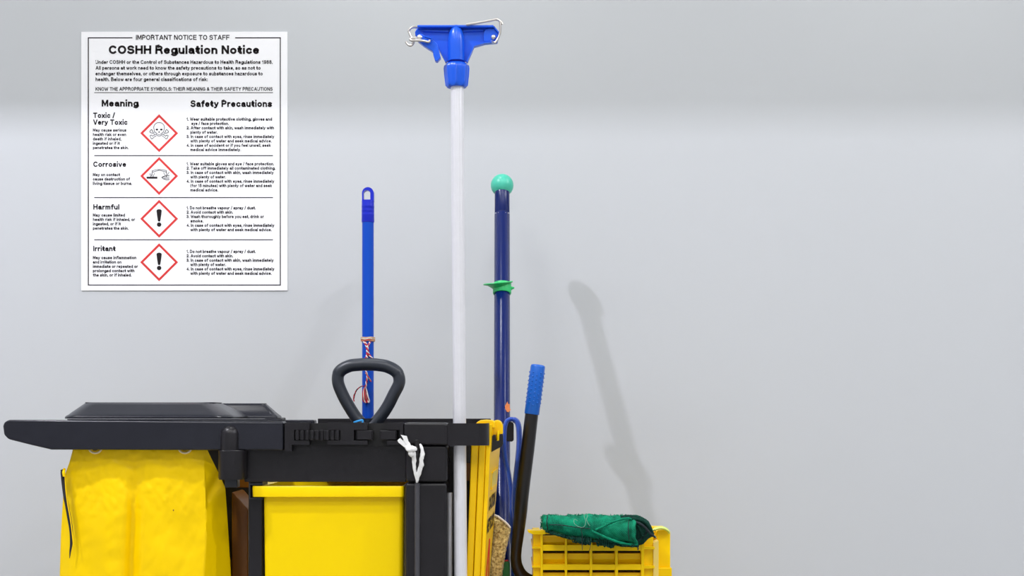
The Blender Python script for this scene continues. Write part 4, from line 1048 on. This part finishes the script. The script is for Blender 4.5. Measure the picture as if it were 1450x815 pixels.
# ------------------------------------------------------------------ the notice on the wall
ntc = thing('safety_notice', 'white framed safety notice with four red diamond hazard symbols on the wall', 'notice', W(261, 411, WY-.003))
NY = WY-.0032
MB().pbox(115, 45, 407, 411, NY, WY-.0002).build('board', M['white'], ntc, smooth=False)
TY = NY-.0005
def ink(mb, name, m=None): return mb.build(name, m or M['ink'], ntc, smooth=False)
def flat(polys, name, m=None, Y=TY):
    mb = MB()
    for poly in polys:
        n = len(poly); mb.add([W(u, v, Y) for u, v in poly]+[W(u, v, Y+.0005) for u, v in poly], [tuple(range(n))]+[(i, (i+1) % n, n+(i+1) % n, n+i) for i in range(n)])
    return ink(mb, name, m)
def bar(u0, v0, u1, v1): return [(u0, v0), (u1, v0), (u1, v1), (u0, v1)]
flat([bar(124.3, 52.8, 187.5, 54.2), bar(333, 52.8, 397.6, 54.2), bar(124.3, 54.2, 125.8, 403.9), bar(396.2, 54.2, 397.6, 403.9), bar(125.8, 402.6, 396.2, 403.9)], 'border')
for v, h in ((131, .9), (220.2, 1.3), (279.5, 1.2), (339.2, 1.2)):
    flat([bar(133.5, v-h/2, 386.5, v+h/2)], 'divider')
def words(lines, name, cap, bold):
    mb = MB()
    for s, u0, u1, base in lines:
        pts, fs = text_uv(s, u0, u1, base, cap, bold)
        mb.add([W(u, v, TY) for u, v in pts], fs)
    o = ink(mb, name); return o
words([('IMPORTANT NOTICE TO STAFF', 192.5, 325, 56.4)], 'heading', 7.0, .18)
words([('COSHH Regulation Notice', 154, 367, 76.4)], 'heading', 12.2, .235)
words([('Under COSHH or the Control of Substances Hazardous to Health Regulations 1988.', 135.2, 386, 90.4),
       ('All persons at work need to know the safety precautions to take, so as not to', 135.2, 369, 98.6),
       ('endanger themselves, or others through exposure to substances hazardous to', 135.2, 372, 106.7),
       ('health. Below are four general classifications of risk:', 135.2, 294, 114.8)], 'paragraph', 5.3, .205)
words([('KNOW THE APPROPRIATE SYMBOLS: THEIR MEANING & THEIR SAFETY PRECAUTIONS', 135.2, 386, 128.4)], 'heading', 5.1, .19)
words([('Meaning', 144, 197, 150.8)], 'heading', 9.6, .235)
words([('Safety Precautions', 269.5, 385.5, 151.4)], 'heading', 9.6, .235)
words([('Toxic /', 132, 163, 166.9), ('Very Toxic', 131.8, 180.5, 176.6)], 'heading', 7.6, .22)
words([('Corrosive', 132, 178.6, 236.1)], 'heading', 7.6, .22)
words([('Harmful', 132, 169, 296.5)], 'heading', 7.6, .22)
words([('Irritant', 132, 163.6, 355.4)], 'heading', 7.6, .22)
words([('May cause serious', 131.5, 179, 186.3), ('health risk or even', 131.5, 178.6, 192.5), ('death if inhaled,', 131.5, 172, 198.7), ('ingested or if it', 131.5, 169.5, 204.9), ('penetrates the skin.', 131.5, 182, 211.1)], 'paragraph', 4.6, .222)
words([('May on contact', 131.5, 170, 249.3), ('cause destruction of', 131.5, 184, 255.5), ('living tissue or burns.', 131.5, 187, 261.7)], 'paragraph', 4.6, .222)
words([('May cause limited', 131.5, 177, 306.5), ('health risk if inhaled, or', 131.5, 191.3, 312.7), ('ingested, or if it', 131.5, 171, 318.9), ('penetrates the skin.', 131.5, 182, 325.1)], 'paragraph', 4.6, .222)
words([('May cause inflammation', 131.5, 193, 366.7), ('and irritation on', 131.5, 172, 372.9), ('immediate or repeated or', 131.5, 195.3, 379.1), ('prolonged contact with', 131.5, 190.4, 385.2), ('the skin, or if inhaled.', 131.5, 186.3, 391.3)], 'paragraph', 4.6, .222)
eyes = '4. In case of contact with eyes, rinse immediately'
seek = 'with plenty of water and seek medical advice.'
skin = '3. In case of contact with skin, wash immediately'
words([('1. Wear suitable protective clothing, gloves and', 264, 385.2, 170.8), ('eye / face protection.', 271, 324, 176.9), ('2. After contact with skin, wash immediately with', 264, 388, 183.1), ('plenty of water.', 269.5, 308, 189.3), ('3. In case of contact with eyes, rinse immediately', 264, 388.5, 195.4), (seek, 269.5, 384.6, 201.6), ('4. In case of accident or if you feel unwell, seek', 264, 383.5, 207.8), ('medical advice immediately.', 269.5, 341.3, 213.9)], 'paragraph', 4.6, .222)
words([('1. Wear suitable gloves and eye / face protection.', 264, 388, 234), ('2. Take off immediately all contaminated clothing.', 264, 390, 240.1), (skin, 264, 387.6, 246.3), ('with plenty of water.', 269.5, 320, 252.5), (eyes, 264, 388.5, 258.6), ('(for 15 minutes) with plenty of water and seek', 269.5, 385.2, 264.8), ('medical advice.', 269.5, 309, 271)], 'paragraph', 4.6, .222)
words([('1. Do not breathe vapour / spray / dust.', 264, 362, 296.3), ('2. Avoid contact with skin.', 264, 330, 302.4), ('3. Wash thoroughly before you eat, drink or', 264, 373.6, 308.6), ('smoke.', 269.5, 288, 314.8), (eyes, 264, 388.5, 321), (seek, 269.5, 384.6, 327.2)], 'paragraph', 4.6, .222)
words([('1. Do not breathe vapour / spray / dust.', 264, 362, 358), ('2. Avoid contact with skin.', 264, 330, 364.2), (skin, 264, 387.6, 370.4), ('with plenty of water.', 269.5, 320, 376.5), (eyes, 264, 388.5, 382.7), (seek, 269.5, 384.6, 388.9)], 'paragraph', 4.6, .222)
def diamond(c, r): u, v = c; return [(u, v-r), (u+r, v), (u, v+r), (u-r, v)]
def stroke(pts, w, closed=False):
    out = []; P = list(pts)+([pts[0]] if closed else [])
    for (a, b), (c, d) in zip(P, P[1:]):
        L = math.hypot(c-a, d-b) or 1; nx, ny = -(d-b)/L*w/2, (c-a)/L*w/2; ex_, ey_ = (c-a)/L*w*.3, (d-b)/L*w*.3
        out.append([(a+nx-ex_, b+ny-ey_), (c+nx+ex_, d+ny+ey_), (c-nx+ex_, d-ny+ey_), (a-nx-ex_, b-ny-ey_)])
    return out
for k, cv in enumerate((188.4, 249, 309.5, 371)):
    c = (225.3, cv); mb = MB()
    mb.ring(diamond(c, 26.8), diamond(c, 22.6), TY, TY+.0005)
    dm = ink(mb, 'hazard_diamond', M['red'])
    if k >= 2:
        ex_ = [(c[0]-3.7, cv-11.2)]+arc(c[0], cv-11.2, 3.7, 2.4, 180, 0, 8)+[(c[0]+3.7, cv-11), (c[0]+2.8, cv-4), (c[0]+1.7, cv+3)]+arc(c[0], cv+3, 1.7, 1, 0, -180, 5)+[(c[0]-2.8, cv-4)]
        q = flat([ex_, arc(c[0], cv+8.2, 3.1, 3.1, 0, 340, 17)], 'exclamation_mark'); 
    elif k == 0:
        P = []; w = .75; x = c[0]
        P += stroke(arc(x, 180.5, 7.6, 7.2, -25, 205, 22), w)
        P += stroke([(x-6.9, 183.5), (x-6.6, 186.3), (x-4.4, 187.6), (x-3.8, 190.5), (x-1.5, 192.3), (x+1.5, 192.3), (x+3.8, 190.5), (x+4.4, 187.6), (x+6.6, 186.3), (x+6.9, 183.5)], w)
        P += stroke([(x-3.2, 188.6), (x-1.5, 190.2), (x+1.5, 190.2), (x+3.2, 188.6)], .5)
        P += [arc(x-3.1, 183.3, 1.8, 1.3, 0, 330, 11), arc(x+3.1, 183.3, 1.8, 1.3, 0, 330, 11), [(x, 185), (x+1.2, 187.6), (x-1.2, 187.6)]]
        for s in (-1, 1):
            # each bone: two shaft lines and knobbed ends, behind the skull
            P += stroke([(x+s*5.0, 190.2), (x+s*9.2, 192.5)], .7)+stroke([(x+s*4.0, 192.0), (x+s*8.2, 194.8)], .7)
            P += stroke([(x+s*9.2, 192.5), (x+s*11, 191), (x+s*13, 192), (x+s*12.2, 193.8), (x+s*11.8, 194.6), (x+s*11, 196.4), (x+s*9.3, 196.2), (x+s*8.2, 194.8)], .8)
            P += stroke([(x+s*6.8, 187.8), (x+s*9.4, 186.6)], .7)+stroke([(x+s*6.2, 189.8), (x+s*10, 188.2)], .7)
            P += stroke([(x+s*9.4, 186.6), (x+s*9.2, 184.4), (x+s*11, 183.2), (x+s*12.2, 184.8), (x+s*13.2, 185.6), (x+s*12.8, 187.6), (x+s*10, 188.2)], .8)
        flat(P, 'skull_and_crossbones')
    else:
        P = [bar(207.6, 250, 222.8, 252.7)]; w = .7
        P += stroke([(215.3, 241.6), (224.3, 239.6), (224.9, 241), (216.2, 243.6)], w, True)+stroke([(225.6, 239.6), (235.6, 241.2), (235.2, 243.4), (225.9, 241)], w, True)
        P += stroke([(215.4, 243), (215.2, 248.6)], .8)+stroke([(235.7, 243), (235.9, 248)], .8)
        P += stroke([(211.6, 245.5), (213.8, 249.8)], w)+stroke([(219, 245.2), (216.6, 249.8)], w)+stroke([(213.4, 244.8), (214.6, 249)], .5)
        P += stroke([(231.6, 244.2), (233.6, 247.6)], w)+stroke([(239.4, 243.6), (237, 247.4)], w)
        P += stroke([(239.8, 248.2), (234.5, 248.6), (231.2, 249.6), (229, 251), (231.4, 253), (236, 254.4), (239.8, 254)], .9)
        P += stroke([(231, 250.8), (235.6, 250.6), (239.6, 250.6)], .6)+stroke([(232.5, 252.4), (239.4, 252.4)], .6)+stroke([(234.8, 248.8), (236.2, 250.4)], .9)
        flat(P, 'corrosion_symbol')
